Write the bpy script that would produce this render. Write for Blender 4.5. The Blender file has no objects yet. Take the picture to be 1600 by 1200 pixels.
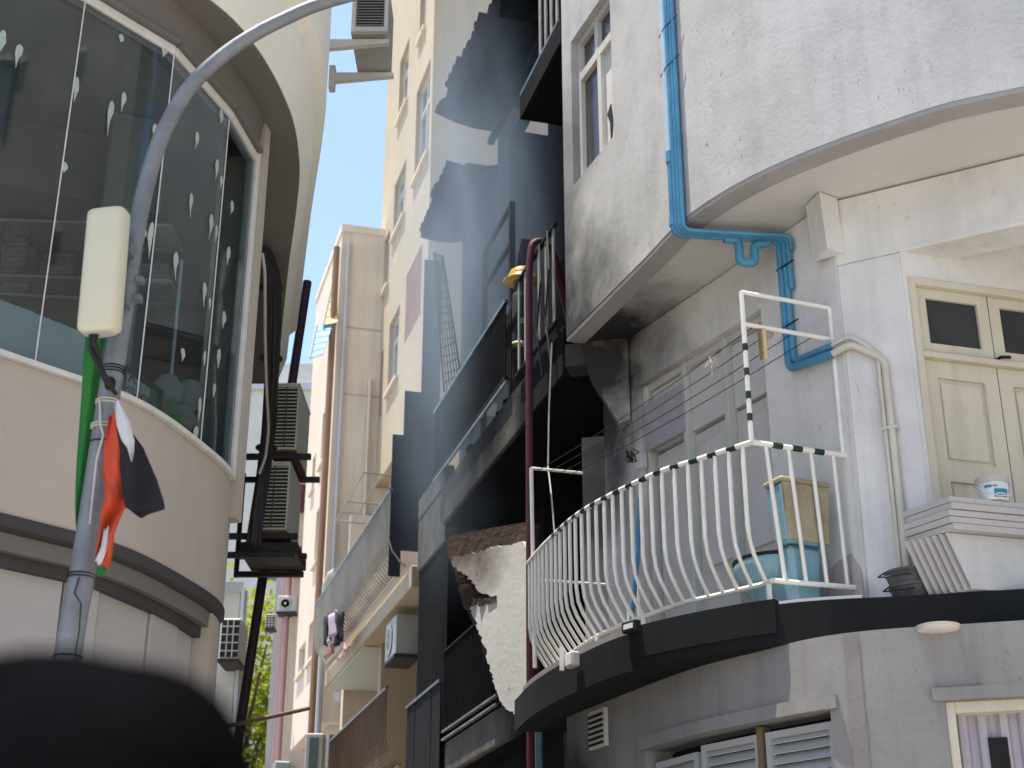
import bpy, bmesh, math, random
from mathutils import Vector, Matrix
random.seed(7)
R = math.radians
S = bpy.context.scene
C = S.collection

# ------------------------------------------------------------------ camera
F, TH, EYE = 2265.0, R(22.8), 1.5
cam = bpy.data.cameras.new('camera'); camo = bpy.data.objects.new('camera', cam); C.objects.link(camo)
camo.location = (0, 0, EYE); camo.rotation_euler = (R(90) + TH, 0, 0)
cam.lens = 36 * F / 1600; cam.sensor_width = 36; cam.clip_end = 2000; cam.clip_start = .05
cam.dof.use_dof = True; cam.dof.focus_distance = 8.8; cam.dof.aperture_fstop = 3.4
S.camera = camo
S.render.resolution_x, S.render.resolution_y = 1024, 768

# ------------------------------------------------------------------ sky, sun, exposure
SUN_AZ, SUN_EL = -80, 78
w = bpy.data.worlds.new('World'); S.world = w; w.use_nodes = True
nt = w.node_tree; bg = nt.nodes['Background']
sky = nt.nodes.new('ShaderNodeTexSky'); sky.sky_type = 'NISHITA'; sky.sun_disc = False
sky.sun_elevation = R(SUN_EL); sky.sun_rotation = R(SUN_AZ); sky.air_density = 1.0; sky.dust_density = 1.1; sky.ozone_density = 1.0
nt.links.new(sky.outputs[0], bg.inputs[0]); bg.inputs[1].default_value = .142
sun = bpy.data.lights.new('sun', 'SUN'); sun.energy = 4.6; sun.angle = R(.53); sun.color = (1, .93, .82)
suno = bpy.data.objects.new('sun', sun); C.objects.link(suno)
sd = Vector((math.sin(R(SUN_AZ)) * math.cos(R(SUN_EL)), math.cos(R(SUN_AZ)) * math.cos(R(SUN_EL)), math.sin(R(SUN_EL))))
suno.rotation_euler = sd.to_track_quat('Z', 'Y').to_euler(); suno.location = (-20, 20, 40)
S.view_settings.view_transform = 'Standard'; S.view_settings.look = 'None'
S.view_settings.exposure = 1.16; S.view_settings.gamma = 1
S.view_settings.use_white_balance = True; S.view_settings.white_balance_temperature = 6600; S.view_settings.white_balance_tint = 10
S.render.engine = 'CYCLES'; S.cycles.use_denoising = True; S.cycles.max_bounces = 6; S.cycles.transparent_max_bounces = 12
S.cycles.volume_bounces = 0; S.cycles.volume_step_rate = 4; S.cycles.volume_max_steps = 64; S.cycles.sample_clamp_indirect = 6

# ------------------------------------------------------------------ photogrammetry helpers: a pixel ray cut with real surfaces
cT, sT = math.cos(TH), math.sin(TH)
def ray(px, py):
    dx, dy = px - 800, 600 - py
    return Vector((dx, F * cT - dy * sT, F * sT + dy * cT))
def atY(px, py, Y):
    r = ray(px, py); return Vector((0, 0, EYE)) + r * (Y / r.y)
def atZ(px, py, Z):
    r = ray(px, py); return Vector((0, 0, EYE)) + r * ((Z - EYE) / r.z)
class Wall:
    """vertical plane: origin o, unit direction d along it, outward normal n"""
    def __init__(s, o, d, flip=False):
        s.o = Vector((o[0], o[1])); s.d = Vector((d[0], d[1])).normalized()
        s.n = Vector((s.d.y, -s.d.x)) * (-1 if flip else 1)
    def pt(s, a, z, off=0):
        p = s.o + s.d * a + s.n * off; return Vector((p.x, p.y, z))
    def hit(s, px, py, off=0):
        r = ray(px, py); o = s.o + s.n * off
        t = o.dot(s.n) / (r.x * s.n.x + r.y * s.n.y); p = r * t
        return (Vector((p.x, p.y)) - o).dot(s.d), EYE + p.z
    def hitp(s, px, py, off=0):
        a, z = s.hit(px, py, off); return s.pt(a, z, off)
    def hits(s, px, py, a):
        """cut with the plane at distance a along the wall, square to it: (off, z)"""
        r = ray(px, py); o = s.o + s.d * a
        t = o.dot(s.d) / (r.x * s.d.x + r.y * s.d.y); p = r * t
        return (Vector((p.x, p.y)) - o).dot(s.n), EYE + p.z
def smooth_plan(pts, k=6):
    P = [Vector((p[0], p[1])) for p in pts]; P = [P[0] * 2 - P[1]] + P + [P[-1] * 2 - P[-2]]
    out = []
    for i in range(1, len(P) - 2):
        a, b, c, d = P[i - 1:i + 3]
        for j in range(k):
            t = j / k
            out.append(.5 * ((2 * b) + (c - a) * t + (2 * a - 5 * b + 4 * c - d) * t * t + (3 * b - a - 3 * c + d) * t ** 3))
    out.append(P[-2]); return out
class Plan:
    """plan curve; outward normal is to the right of travel"""
    def __init__(s, pts, k=6):
        s.p = smooth_plan(pts, k) if k else [Vector((q[0], q[1])) for q in pts]
        s.n = []
        for i in range(len(s.p)):
            d = (s.p[min(i + 1, len(s.p) - 1)] - s.p[max(i - 1, 0)]).normalized(); s.n.append(Vector((d.y, -d.x)))
        s.s = [0]
        for a, b in zip(s.p, s.p[1:]): s.s.append(s.s[-1] + (b - a).length)
    def at(s, a):
        a = max(0, min(s.s[-1], a)); i = 0
        while i < len(s.s) - 2 and s.s[i + 1] < a: i += 1
        t = (a - s.s[i]) / (s.s[i + 1] - s.s[i])
        return s.p[i].lerp(s.p[i + 1], t), s.n[i].lerp(s.n[i + 1], t).normalized()
    def pt(s, a, z, off=0):
        p, n = s.at(a); p = p + n * off; return Vector((p.x, p.y, z))
    def hit(s, px, py, off=0):
        r = ray(px, py); best = None
        for i in range(len(s.p) - 1):
            a = s.p[i] + s.n[i] * off; b = s.p[i + 1] + s.n[i + 1] * off; e = b - a
            den = r.x * e.y - r.y * e.x
            if abs(den) < 1e-9: continue
            t = (a.x * e.y - a.y * e.x) / den; u = (a.x * r.y - a.y * r.x) / den
            if -.001 <= u <= 1.001 and t > 0 and (best is None or t < best[0]): best = (t, s.s[i] + u * (s.s[i + 1] - s.s[i]))
        t, a = best; return a, EYE + r.z * t

# ------------------------------------------------------------------ mesh builder
class MB:
    def __init__(s): s.v = []; s.f = []
    def add(s, v, f):
        o = len(s.v); s.v += [Vector(p) for p in v]; s.f += [tuple(i + o for i in q) for q in f]; return s
    def hexa(s, p):   # p: 4 bottom (ccw) + 4 top
        return s.add(p, [(3, 2, 1, 0), (4, 5, 6, 7), (0, 1, 5, 4), (1, 2, 6, 5), (2, 3, 7, 6), (3, 0, 4, 7)])
    def wbox(s, W, a0, a1, z0, z1, o0, o1):
        return s.hexa([W.pt(a0, z0, o0), W.pt(a1, z0, o0), W.pt(a1, z0, o1), W.pt(a0, z0, o1),
                       W.pt(a0, z1, o0), W.pt(a1, z1, o0), W.pt(a1, z1, o1), W.pt(a0, z1, o1)])
    def box(s, c, e, rz=0, M=None):
        M = M or (Matrix.Translation(c) @ Matrix.Rotation(rz, 4, 'Z'))
        x, y, z = (q / 2 for q in e)
        return s.hexa([M @ Vector(q) for q in ((-x, -y, -z), (x, -y, -z), (x, y, -z), (-x, y, -z), (-x, -y, z), (x, -y, z), (x, y, z), (-x, y, z))])
    def tube(s, path, r, n=8, r2=None):
        P = [Vector(p) for p in path]; rings = []
        up = None
        for i, p in enumerate(P):
            d = (P[min(i + 1, len(P) - 1)] - P[max(i - 1, 0)]).normalized()
            if up is None: up = d.orthogonal().normalized()
            u = (up - d * up.dot(d)); u = u.normalized() if u.length > 1e-5 else d.orthogonal().normalized(); up = u
            v = d.cross(u); rr = r if r2 is None else r + (r2 - r) * i / (len(P) - 1)
            if isinstance(r, (list, tuple)): rr = r[i]
            rings.append([p + u * math.cos(2 * math.pi * k / n) * rr + v * math.sin(2 * math.pi * k / n) * rr for k in range(n)])
        o = len(s.v); s.v += [q for g in rings for q in g]
        for i in range(len(P) - 1):
            for k in range(n):
                a = o + i * n + k; b = o + i * n + (k + 1) % n; s.f.append((a, b, b + n, a + n))
        s.f.append(tuple(o + k for k in range(n))[::-1]); s.f.append(tuple(o + (len(P) - 1) * n + k for k in range(n)))
        return s
    def lathe(s, c, prof, n=20, sx=1, sy=1, M=None):
        M = M or Matrix.Translation(c); o = len(s.v)
        for r, z in prof:
            s.v += [M @ Vector((r * sx * math.cos(2 * math.pi * k / n), r * sy * math.sin(2 * math.pi * k / n), z)) for k in range(n)]
        for i in range(len(prof) - 1):
            for k in range(n):
                a = o + i * n + k; b = o + i * n + (k + 1) % n; s.f.append((a, b, b + n, a + n))
        s.f.append(tuple(o + k for k in range(n))[::-1]); s.f.append(tuple(o + (len(prof) - 1) * n + k for k in range(n)))
        return s
    def prism(s, poly, vec):
        n = len(poly); o = len(s.v); vec = Vector(vec)
        s.v += [Vector(p) for p in poly] + [Vector(p) + vec for p in poly]
        s.f.append(tuple(o + k for k in range(n))[::-1]); s.f.append(tuple(o + n + k for k in range(n)))
        for k in range(n):
            a, b = o + k, o + (k + 1) % n; s.f.append((a, b, b + n, a + n))
        return s
    def sweep(s, plan, prof, a0=None, a1=None):
        """closed profile [(off, z)] swept along a Plan"""
        A = [0 if a0 is None else a0, plan.s[-1] if a1 is None else a1]
        st = [A[0]] + [q for q in plan.s if A[0] + 1e-4 < q < A[1] - 1e-4] + [A[1]]
        n = len(prof); o = len(s.v)
        for a in st: s.v += [plan.pt(a, z, off) for off, z in prof]
        for i in range(len(st) - 1):
            for k in range(n):
                p, q = o + i * n + k, o + i * n + (k + 1) % n; s.f.append((p, q, q + n, p + n))
        s.f.append(tuple(o + k for k in range(n))[::-1]); s.f.append(tuple(o + (len(st) - 1) * n + k for k in range(n)))
        return s
    def wall(s, plan, z0, z1, th, holes=(), a0=None, a1=None):
        """wall of thickness th along a Plan with real openings (s0, s1, za, zb)"""
        A0 = 0 if a0 is None else a0; A1 = plan.s[-1] if a1 is None else a1
        st = sorted({round(q, 4) for q in [A0, A1] + [q for q in plan.s if A0 < q < A1] + [h[i] for h in holes for i in (0, 1)]})
        zs = sorted({round(q, 4) for q in [z0, z1] + [h[i] for h in holes for i in (2, 3)]})
        o = len(s.v); nz = len(zs)
        for a in st:
            for z in zs: s.v += [plan.pt(a, z, 0), plan.pt(a, z, -th)]
        def vi(i, j, k): return o + (i * nz + j) * 2 + k
        def full(i, j):
            if not (0 <= i < len(st) - 1 and 0 <= j < nz - 1): return False
            ca, cz = (st[i] + st[i + 1]) / 2, (zs[j] + zs[j + 1]) / 2
            return not any(h[0] < ca < h[1] and h[2] < cz < h[3] for h in holes)
        for i in range(len(st) - 1):
            for j in range(nz - 1):
                if not full(i, j): continue
                s.f.append((vi(i, j, 0), vi(i + 1, j, 0), vi(i + 1, j + 1, 0), vi(i, j + 1, 0)))
                s.f.append((vi(i, j, 1), vi(i, j + 1, 1), vi(i + 1, j + 1, 1), vi(i + 1, j, 1)))
                if not full(i - 1, j): s.f.append((vi(i, j, 0), vi(i, j + 1, 0), vi(i, j + 1, 1), vi(i, j, 1)))
                if not full(i + 1, j): s.f.append((vi(i + 1, j, 0), vi(i + 1, j, 1), vi(i + 1, j + 1, 1), vi(i + 1, j + 1, 0)))
                if not full(i, j - 1): s.f.append((vi(i, j, 0), vi(i, j, 1), vi(i + 1, j, 1), vi(i + 1, j, 0)))
                if not full(i, j + 1): s.f.append((vi(i, j + 1, 0), vi(i + 1, j + 1, 0), vi(i + 1, j + 1, 1), vi(i, j + 1, 1)))
        return s
def base_of(o): return Vector(o.location) if o.parent is None else base_of(o.parent) + Vector(o.location)
def build(name, mb, m, parent=None, smooth=False, base=None, bevel=0, solid=0):
    b = base_of(parent) if parent else Vector(base or (0, 0, 0))
    me = bpy.data.meshes.new(name); me.from_pydata([v - b for v in mb.v], [], mb.f)
    bm = bmesh.new(); bm.from_mesh(me); bmesh.ops.recalc_face_normals(bm, faces=bm.faces)
    if bevel: bmesh.ops.bevel(bm, geom=[e for e in bm.edges], offset=bevel, segments=1, affect='EDGES', clamp_overlap=True)
    bm.to_mesh(me); bm.free()
    me.materials.append(m)
    if smooth:
        for p in me.polygons: p.use_smooth = True
        try: me.set_sharp_from_angle(angle=R(38))
        except Exception: pass
    o = bpy.data.objects.new(name, me); C.objects.link(o)
    if parent: o.parent = parent
    else: o.location = b
    if solid:
        md = o.modifiers.new('solid', 'SOLIDIFY'); md.thickness = solid; md.offset = 0
    return o
def tag(o, label, cat, group=None):
    o['label'] = label; o['category'] = cat
    if group: o['group'] = group
    return o
def thing(name, label, cat, base, group=None):
    o = bpy.data.objects.new(name, None); C.objects.link(o); o.location = base; o.empty_display_size = .1
    return tag(o, label, cat, group)
def kind(o, k): o['kind'] = k; return o
def share(o, parent, M):
    """another piece with the same mesh, moved by M in world space"""
    c = o.copy(); C.objects.link(c); c.parent = parent
    b = base_of(parent) if parent else Vector((0, 0, 0))
    c.matrix_basis = Matrix.Translation(-b) @ M @ Matrix.Translation(base_of(o.parent) if o.parent else Vector()) @ o.matrix_basis
    return c

# ------------------------------------------------------------------ materials
def mat(name, col, col2=None, rough=.85, scale=1.5, speck=0, streak=0, bump=.15, bscale=35, metal=0, soot=(), sootcol=(.012, .011, .011), mixw=.5, speckcol=None, spec=.3, chips=None, stain=0):
    m = bpy.data.materials.new(name); m.use_nodes = True; n = m.node_tree.nodes; l = m.node_tree.links
    b = n['Principled BSDF']; b.inputs['Roughness'].default_value = rough; b.inputs['Metallic'].default_value = metal
    b.inputs['Specular IOR Level'].default_value = spec
    geo = n.new('ShaderNodeNewGeometry'); pos = geo.outputs['Position']
    def noise(sc, det=6, ro=.6, vec=None, st=None):
        t = n.new('ShaderNodeTexNoise'); t.inputs['Scale'].default_value = sc; t.inputs['Detail'].default_value = det; t.inputs['Roughness'].default_value = ro
        v = vec or pos
        if st:
            mp = n.new('ShaderNodeMapping'); mp.inputs['Scale'].default_value = st; l.new(pos, mp.inputs[0]); v = mp.outputs[0]
        l.new(v, t.inputs['Vector']); return t.outputs['Fac']
    def ramp(src, a, bb):
        r = n.new('ShaderNodeMapRange'); r.inputs['From Min'].default_value = a; r.inputs['From Max'].default_value = bb; l.new(src, r.inputs['Value']); return r.outputs['Result']
    def mix(fac, A, B):
        x = n.new('ShaderNodeMix'); x.data_type = 'RGBA'
        if isinstance(fac, float): x.inputs[0].default_value = fac
        else: l.new(fac, x.inputs[0])
        for q, v in ((6, A), (7, B)):
            if isinstance(v, tuple): x.inputs[q].default_value = (*v, 1)
            else: l.new(v, x.inputs[q])
        return x.outputs[2]
    def mul(a, k):
        x = n.new('ShaderNodeMath'); x.operation = 'MULTIPLY'; l.new(a, x.inputs[0])
        if isinstance(k, (int, float)): x.inputs[1].default_value = k
        else: l.new(k, x.inputs[1])
        return x.outputs[0]
    c2 = col2 or tuple(q * .78 for q in col)
    out = mix(ramp(noise(scale), .5 - mixw * .4, .5 + mixw * .4), c2, col)
    out = mix(mul(ramp(noise(scale * 9, 4), .45, .75), .35), out, tuple(q * .85 for q in col))
    if stain: out = mix(mul(mul(ramp(noise(.8, 8, .72), .44, .66), ramp(noise(3.2, 6, .7), .3, .7)), float(stain)), out, tuple(q * .5 for q in col))
    sc = speckcol or tuple(q * .3 for q in col)
    if streak: out = mix(mul(ramp(noise(1, 5, .65, st=(9, 9, .55)), .5, .72), float(streak)), out, tuple(q * .45 for q in col))
    if speck:
        out = mix(mul(mul(ramp(noise(38, 3, .55, st=(1, 1, .45)), .64, .71), ramp(noise(1.7, 3), .4, .62)), float(speck)), out, sc)
    if chips: out = mix(mul(ramp(noise(chips[1], 6, .7), chips[2], chips[2] + .03), 1.0), out, chips[0])
    for (cx, cy, cz), rad, stg in soot:
        d = n.new('ShaderNodeVectorMath'); d.operation = 'DISTANCE'; l.new(pos, d.inputs[0]); d.inputs[1].default_value = (cx, cy, cz)
        nz = n.new('ShaderNodeMath'); nz.operation = 'MULTIPLY_ADD'; l.new(noise(1.3, 6, .65), nz.inputs[0]); nz.inputs[1].default_value = rad * 1.1; l.new(d.outputs['Value'], nz.inputs[2])
        out = mix(mul(ramp(nz.outputs[0], rad * 1.55, rad * .95), float(stg)), out, sootcol)
    l.new(out, b.inputs['Base Color'])
    if bump:
        bp = n.new('ShaderNodeBump'); bp.inputs['Strength'].default_value = bump; bp.inputs['Distance'].default_value = .02
        x = n.new('ShaderNodeMath'); x.operation = 'ADD'; l.new(noise(bscale, 5), x.inputs[0]); l.new(mul(noise(bscale * .12, 3), 1.5), x.inputs[1])
        l.new(x.outputs[0], bp.inputs['Height']); l.new(bp.outputs[0], b.inputs['Normal'])
    return m
M = {}
sootA = [((.25, 11.1, 6.1), 1.9, .97), ((.4, 11.0, 8.0), 1.0, .5)]
M['white'] = mat('white_plaster', (.52, .52, .525), (.40, .40, .395), speck=.65, streak=.2, stain=.6, bump=.10, bscale=30, scale=1.1, soot=sootA, sootcol=(.02, .019, .016))
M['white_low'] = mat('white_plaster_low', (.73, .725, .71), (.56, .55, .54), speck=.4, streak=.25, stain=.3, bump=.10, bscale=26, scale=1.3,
                     soot=[((.45, 11.3, 6.2), 1.5, .98), ((2.0, 8.75, 3.65), .30, .85)], sootcol=(.022, .02, .018))
M['soffit'] = mat('soffit_plaster', (.60, .585, .57), (.50, .485, .47), speck=.1, bump=.15, scale=1.2, soot=[((.3, 11.2, 6.45), 1.9, .97)])
M['trim'] = mat('soffit_lip', (.36, .35, .34), (.28, .27, .26), speck=.5, bump=.3)
M['slabblack'] = mat('black_painted_concrete', (.014, .016, .0165), (.009, .010, .011), spec=.12, rough=.75, bump=.05, bscale=22, scale=2, chips=((.42, .42, .40), 5.0, .80))
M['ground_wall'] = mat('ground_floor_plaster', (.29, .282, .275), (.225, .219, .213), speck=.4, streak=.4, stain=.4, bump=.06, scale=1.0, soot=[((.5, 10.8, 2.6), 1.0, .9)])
M['cementpatch'] = mat('cement_patch', (.25, .235, .225), (.19, .18, .17), bump=.08, scale=4)
M['pinkpatch'] = mat('pink_cement_patch', (.38, .32, .29), (.45, .42, .40), bump=.4, scale=5)
M['whitepaint'] = mat('white_gloss_paint', (.78, .77, .73), (.66, .64, .58), rough=.4, bump=.08, scale=6, chips=((.22, .14, .08), 22, .74))
M['greenpaint'] = mat('green_band_paint', (.012, .04, .03), rough=.45, bump=.05)
M['graydoor'] = mat('grey_painted_board', (.60, .59, .59), (.54, .53, .53), rough=.6, bump=.08, speck=.15, soot=[((.7, 11.6, 5.4), 1.1, .8)])
M['graydoor2'] = mat('grey_green_frame', (.56, .56, .52), (.48, .48, .44), rough=.6, bump=.1, streak=.2)
M['lilac'] = mat('lilac_board', (.36, .33, .39), (.40, .37, .42), rough=.6, bump=.08)
M['cream'] = mat('cream_door_paint', (.60, .565, .46), (.52, .48, .375), rough=.5, bump=.1, streak=.3, speck=.2)
M['sootcream'] = mat('sooty_cream_bars', (.38, .36, .31), (.16, .15, .13), rough=.6, bump=.1, streak=.5, scale=5, mixw=.8)
M['blue'] = mat('blue_pvc', (.085, .30, .49), (.055, .21, .37), rough=.45, bump=.03, scale=4)
M['paleblue'] = mat('pale_blue_pvc', (.42, .60, .72), (.34, .52, .66), rough=.4, bump=.03, scale=3)
M['creampipe'] = mat('cream_painted_pvc', (.60, .58, .50), (.50, .47, .38), rough=.5, bump=.08, scale=5)
M['wire'] = mat('black_wire', (.015, .015, .015), rough=.6, bump=0)
M['rope'] = mat('pale_cord', (.55, .53, .48), rough=.8, bump=.2)
M['darkglass'] = mat('dark_window_glass', (.02, .023, .03), (.03, .033, .04), rough=.12, bump=.01, spec=.6)
M['greyglass'] = mat('grey_window_glass', (.045, .045, .055), (.06, .06, .07), rough=.2, bump=.01, spec=.5)
M['sootblack'] = mat('soot_black', (.006, .006, .0065), (.013, .0125, .0125), spec=.04, rough=.95, bump=.4, bscale=18, scale=1.4, streak=.3)
M['sootgrey'] = mat('soot_grey_wall', (.020, .0185, .018), (.007, .007, .007), spec=.04, rough=.95, bump=.4, bscale=18, scale=.9, streak=.6, mixw=.7)
M['sootslab'] = mat('soot_streaked_slab', (.19, .18, .165), (.02, .019, .018), spec=.06, rough=.95, bump=.35, bscale=22, scale=1.6, streak=1.0, speck=1.0, speckcol=(.015, .014, .013), mixw=.8, soot=[((.35, 11.3, 6.5), 2.3, 1.0), ((-.3, 13.6, 6.95), 1.2, .9), ((.4, 11.6, 3.7), 1.6, .9)])
M['sootmetal'] = mat('burnt_metal', (.020, .020, .022), (.009, .009, .0095), rough=.8, bump=.3, spec=.08)
M['barestrip'] = mat('bare_metal_edge', (.26, .26, .265), (.09, .09, .095), rough=.4, bump=.1, metal=.6, scale=6)
M['brokenwhite'] = mat('broken_white_plaster', (.72, .71, .68), (.60, .59, .56), speck=.9, bump=.14, bscale=16, soot=[((-.35, 12.9, 5.35), .7, .85)], sootcol=(.07, .03, .015), speckcol=(.05, .03, .02))
M['brick'] = mat('scorched_brick_rubble', (.085, .045, .03), (.025, .019, .016), bump=.9, bscale=14, scale=6, mixw=.8)
M['awning'] = mat('smoky_corrugated_sheet', (.045, .045, .048), (.018, .018, .019), rough=.9, bump=.2, spec=.05, scale=.8, streak=.4)
M['screen'] = mat('grey_sheet_screen', (.05, .055, .066), (.035, .04, .048), spec=.06, rough=.8, bump=.1)
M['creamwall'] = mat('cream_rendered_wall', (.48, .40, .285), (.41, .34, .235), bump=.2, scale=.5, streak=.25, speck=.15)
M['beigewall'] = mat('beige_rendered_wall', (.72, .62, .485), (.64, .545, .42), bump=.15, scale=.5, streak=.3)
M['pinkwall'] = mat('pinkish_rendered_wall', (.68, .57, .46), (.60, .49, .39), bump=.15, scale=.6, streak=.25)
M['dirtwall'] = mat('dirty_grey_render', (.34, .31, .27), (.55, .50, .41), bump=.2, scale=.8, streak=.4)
M['greenceil'] = mat('pale_green_ceiling', (.52, .58, .50), (.45, .50, .44), bump=.1)
M['terracotta'] = mat('orange_door_frame', (.42, .17, .08), (.34, .13, .06), rough=.6, bump=.1)
M['brownpipe'] = mat('brown_drain', (.30, .17, .10), rough=.6, bump=.1)
M['pinkpipe'] = mat('faded_pink_pipe', (.46, .27, .26), (.38, .24, .23), rough=.6, bump=.1)
M['greenpipe'] = mat('grey_green_pipe', (.28, .34, .31), rough=.6, bump=.1)
M['greypipe'] = mat('weathered_grey_pipe', (.50, .52, .53), (.40, .42, .43), rough=.5, bump=.1)
M['brownrail'] = mat('brown_painted_bars', (.13, .085, .06), (.20, .14, .10), rough=.5, bump=.1)
M['greyrail'] = mat('grey_painted_bars', (.46, .43, .39), (.32, .30, .27), rough=.5, bump=.1)
M['net'] = mat('dark_shade_cloth', (.055, .058, .068), (.045, .047, .055), rough=.85, bump=.2, bscale=90)
M['winframe'] = mat('white_window_frame', (.62, .60, .54), (.5, .48, .43), rough=.5, bump=.05)
M['winglass'] = mat('bluish_window_glass', (.10, .12, .14), (.16, .18, .20), rough=.15, bump=.01, spec=.6)
M['redlattice'] = mat('red_lattice_slat', (.44, .27, .24), rough=.6, bump=.05)
M['taupe'] = mat('taupe_fascia_paint', (.42, .375, .325), (.375, .335, .29), rough=.65, bump=.08, scale=.8, streak=.06)
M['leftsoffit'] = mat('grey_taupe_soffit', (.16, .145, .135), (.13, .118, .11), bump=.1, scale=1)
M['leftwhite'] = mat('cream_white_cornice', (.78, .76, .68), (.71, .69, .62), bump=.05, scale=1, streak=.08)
M['darktrim'] = mat('dark_brown_trim', (.055, .05, .05), (.035, .033, .033), rough=.6, bump=.1)
M['shutter'] = mat('grey_shutter_panel', (.40, .375, .36), (.36, .34, .33), rough=.5, bump=.06, scale=1.2, speck=.1)
M['alum'] = mat('pale_window_trim', (.62, .60, .57), (.50, .48, .45), rough=.5, bump=.15, scale=8, chips=((.08, .07, .06), 30, .74))
M['room'] = mat('dim_shop_interior', (.13, .13, .135), (.10, .10, .105), bump=.05)
M['roomcol'] = mat('shop_column', (.34, .34, .34), bump=.05)
M['shelfedge'] = mat('shelf_edge', (.70, .70, .70), rough=.4, bump=0)
M['stock'] = mat('stacked_stock', (.34, .33, .31), (.20, .20, .20), bump=.1, scale=14)
M['bluepanel'] = mat('pale_blue_film_panel', (.60, .72, .76), (.56, .68, .72), rough=.5, bump=.02)
M['blotch'] = mat('dried_paint_blotch', (.42, .47, .41), (.30, .35, .31), rough=.7, bump=.2, scale=25)
M['signgreen'] = mat('green_sign_paint', (.07, .20, .05), rough=.5, bump=0)
M['signwhite'] = mat('pale_sign_paint', (.55, .62, .62), rough=.5, bump=0)
M['signdark'] = mat('dark_sign_ink', (.02, .03, .035), rough=.5, bump=0)
M['mesh'] = mat('white_netting_bag', (.42, .45, .43), (.30, .33, .32), bump=.6, bscale=60)
M['lime'] = mat('lime_plastic', (.12, .34, .03), (.09, .26, .03), rough=.4, bump=.2)
M['galv'] = mat('galvanised_steel', (.21, .225, .245), (.15, .163, .18), rough=.55, bump=.15, bscale=18, metal=.35, scale=9, mixw=.35)
M['antenna'] = mat('cream_antenna_cover', (.54, .52, .40), (.50, .485, .375), rough=.4, bump=.02)
M['acwhite'] = mat('weathered_ac_casing', (.56, .56, .49), (.46, .46, .40), rough=.5, bump=.1, streak=.2, chips=((.22, .09, .03), 6, .72))
M['acgrey'] = mat('grey_ac_casing', (.42, .42, .40), (.32, .32, .31), rough=.5, bump=.1, streak=.2)
M['rust'] = mat('rusty_metal', (.17, .075, .035), (.06, .035, .025), rough=.85, bump=.5, scale=7, mixw=.7)
M['coil'] = mat('dark_coil', (.03, .026, .026), (.02, .018, .018), rough=.7, bump=.5, bscale=80)
M['blacksteel'] = mat('black_bracket_steel', (.022, .02, .022), (.035, .028, .025), rough=.6, bump=.3)
M['cable'] = mat('black_cable_sleeve', (.018, .019, .024), (.03, .031, .036), rough=.5, bump=.3)
M['maroonpole'] = mat('dark_maroon_pole', (.035, .018, .025), rough=.6, bump=.15)
M['hose'] = mat('maroon_fire_hose', (.085, .018, .032), (.06, .014, .024), rough=.65, bump=.3, bscale=70)
M['asphalt'] = mat('asphalt', (.06, .06, .062), (.045, .045, .047), bump=.5, bscale=60)
M['paving'] = mat('pale_concrete_paving', (.47, .45, .415), (.41, .39, .36), bump=.3, bscale=20)
M['alleypave'] = mat('alley_concrete', (.30, .29, .27), (.24, .23, .215), bump=.3, bscale=20)
M['trunk'] = mat('tree_bark', (.09, .07, .05), bump=.6)
M['flagred'] = mat('orange_red_cloth', (.55, .075, .03), (.44, .055, .025), rough=.8, bump=.25, bscale=12)
M['flaggreen'] = mat('green_cloth', (.02, .16, .03), (.015, .12, .025), rough=.8, bump=.25, bscale=12)
M['flagblack'] = mat('black_cloth', (.018, .016, .022), (.012, .011, .015), rough=.85, bump=.25, bscale=12)
M['flagwhite'] = mat('white_cloth', (.55, .55, .56), (.48, .48, .50), rough=.8, bump=.25, bscale=12)
M['black'] = mat('matt_black', (.012, .012, .013), rough=.8, bump=.1)
M['toiletblue'] = mat('pale_blue_ceramic', (.20, .36, .43), (.16, .31, .38), rough=.25, bump=.02, spec=.5, chips=((.20, .17, .12), 9, .66))
M['toiletgrime'] = mat('grimy_ceramic', (.42, .38, .26), (.22, .18, .11), rough=.6, bump=.2, streak=.6, scale=4, chips=((.15, .10, .06), 12, .66))
M['bucketblack'] = mat('cement_caked_rubber', (.055, .058, .065), (.13, .13, .135), rough=.8, bump=.5, bscale=30, scale=9, mixw=.6)
M['bucketwhite'] = mat('white_plastic_tub', (.66, .68, .70), rough=.35, bump=.02)
M['bucketblue'] = mat('blue_printed_label', (.015, .14, .28), (.02, .22, .34), rough=.4, bump=0, scale=20)
M['board'] = mat('pale_grey_board', (.45, .43, .42), (.40, .385, .375), rough=.65, bump=.1, speck=.3)
M['board2'] = mat('pale_panel_sheet', (.52, .53, .53), (.44, .45, .45), rough=.6, bump=.1, scale=9)
M['louvre'] = mat('painted_louvre', (.44, .45, .46), (.38, .39, .40), rough=.5, bump=.05)
M['wood'] = mat('weathered_wood', (.20, .14, .09), (.12, .085, .06), bump=.4)
M['lampglass'] = mat('opal_lamp_cover', (.70, .66, .63), rough=.3, bump=0)
M['cardboard'] = mat('brown_cardboard', (.30, .19, .10), (.26, .16, .085), bump=.05)
M['greencab'] = mat('dull_green_panel', (.12, .20, .17), rough=.5, bump=.05)
M['ylwpanel'] = mat('translucent_amber_sheet', (.62, .46, .20), rough=.5, bump=.02)
M['blupanel'] = mat('translucent_blue_sheet', (.08, .30, .62), rough=.5, bump=.02)
M['cloth1'] = mat('black_shirt_cloth', (.03, .03, .04), bump=.2)
M['cloth2'] = mat('mauve_shirt_cloth', (.40, .34, .40), bump=.2)
M['cloth3'] = mat('dark_red_cloth', (.16, .03, .04), bump=.2)
M['cloth4'] = mat('bright_red_cloth', (.60, .04, .05), (.7, .5, .5), bump=.2, scale=10)
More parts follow.
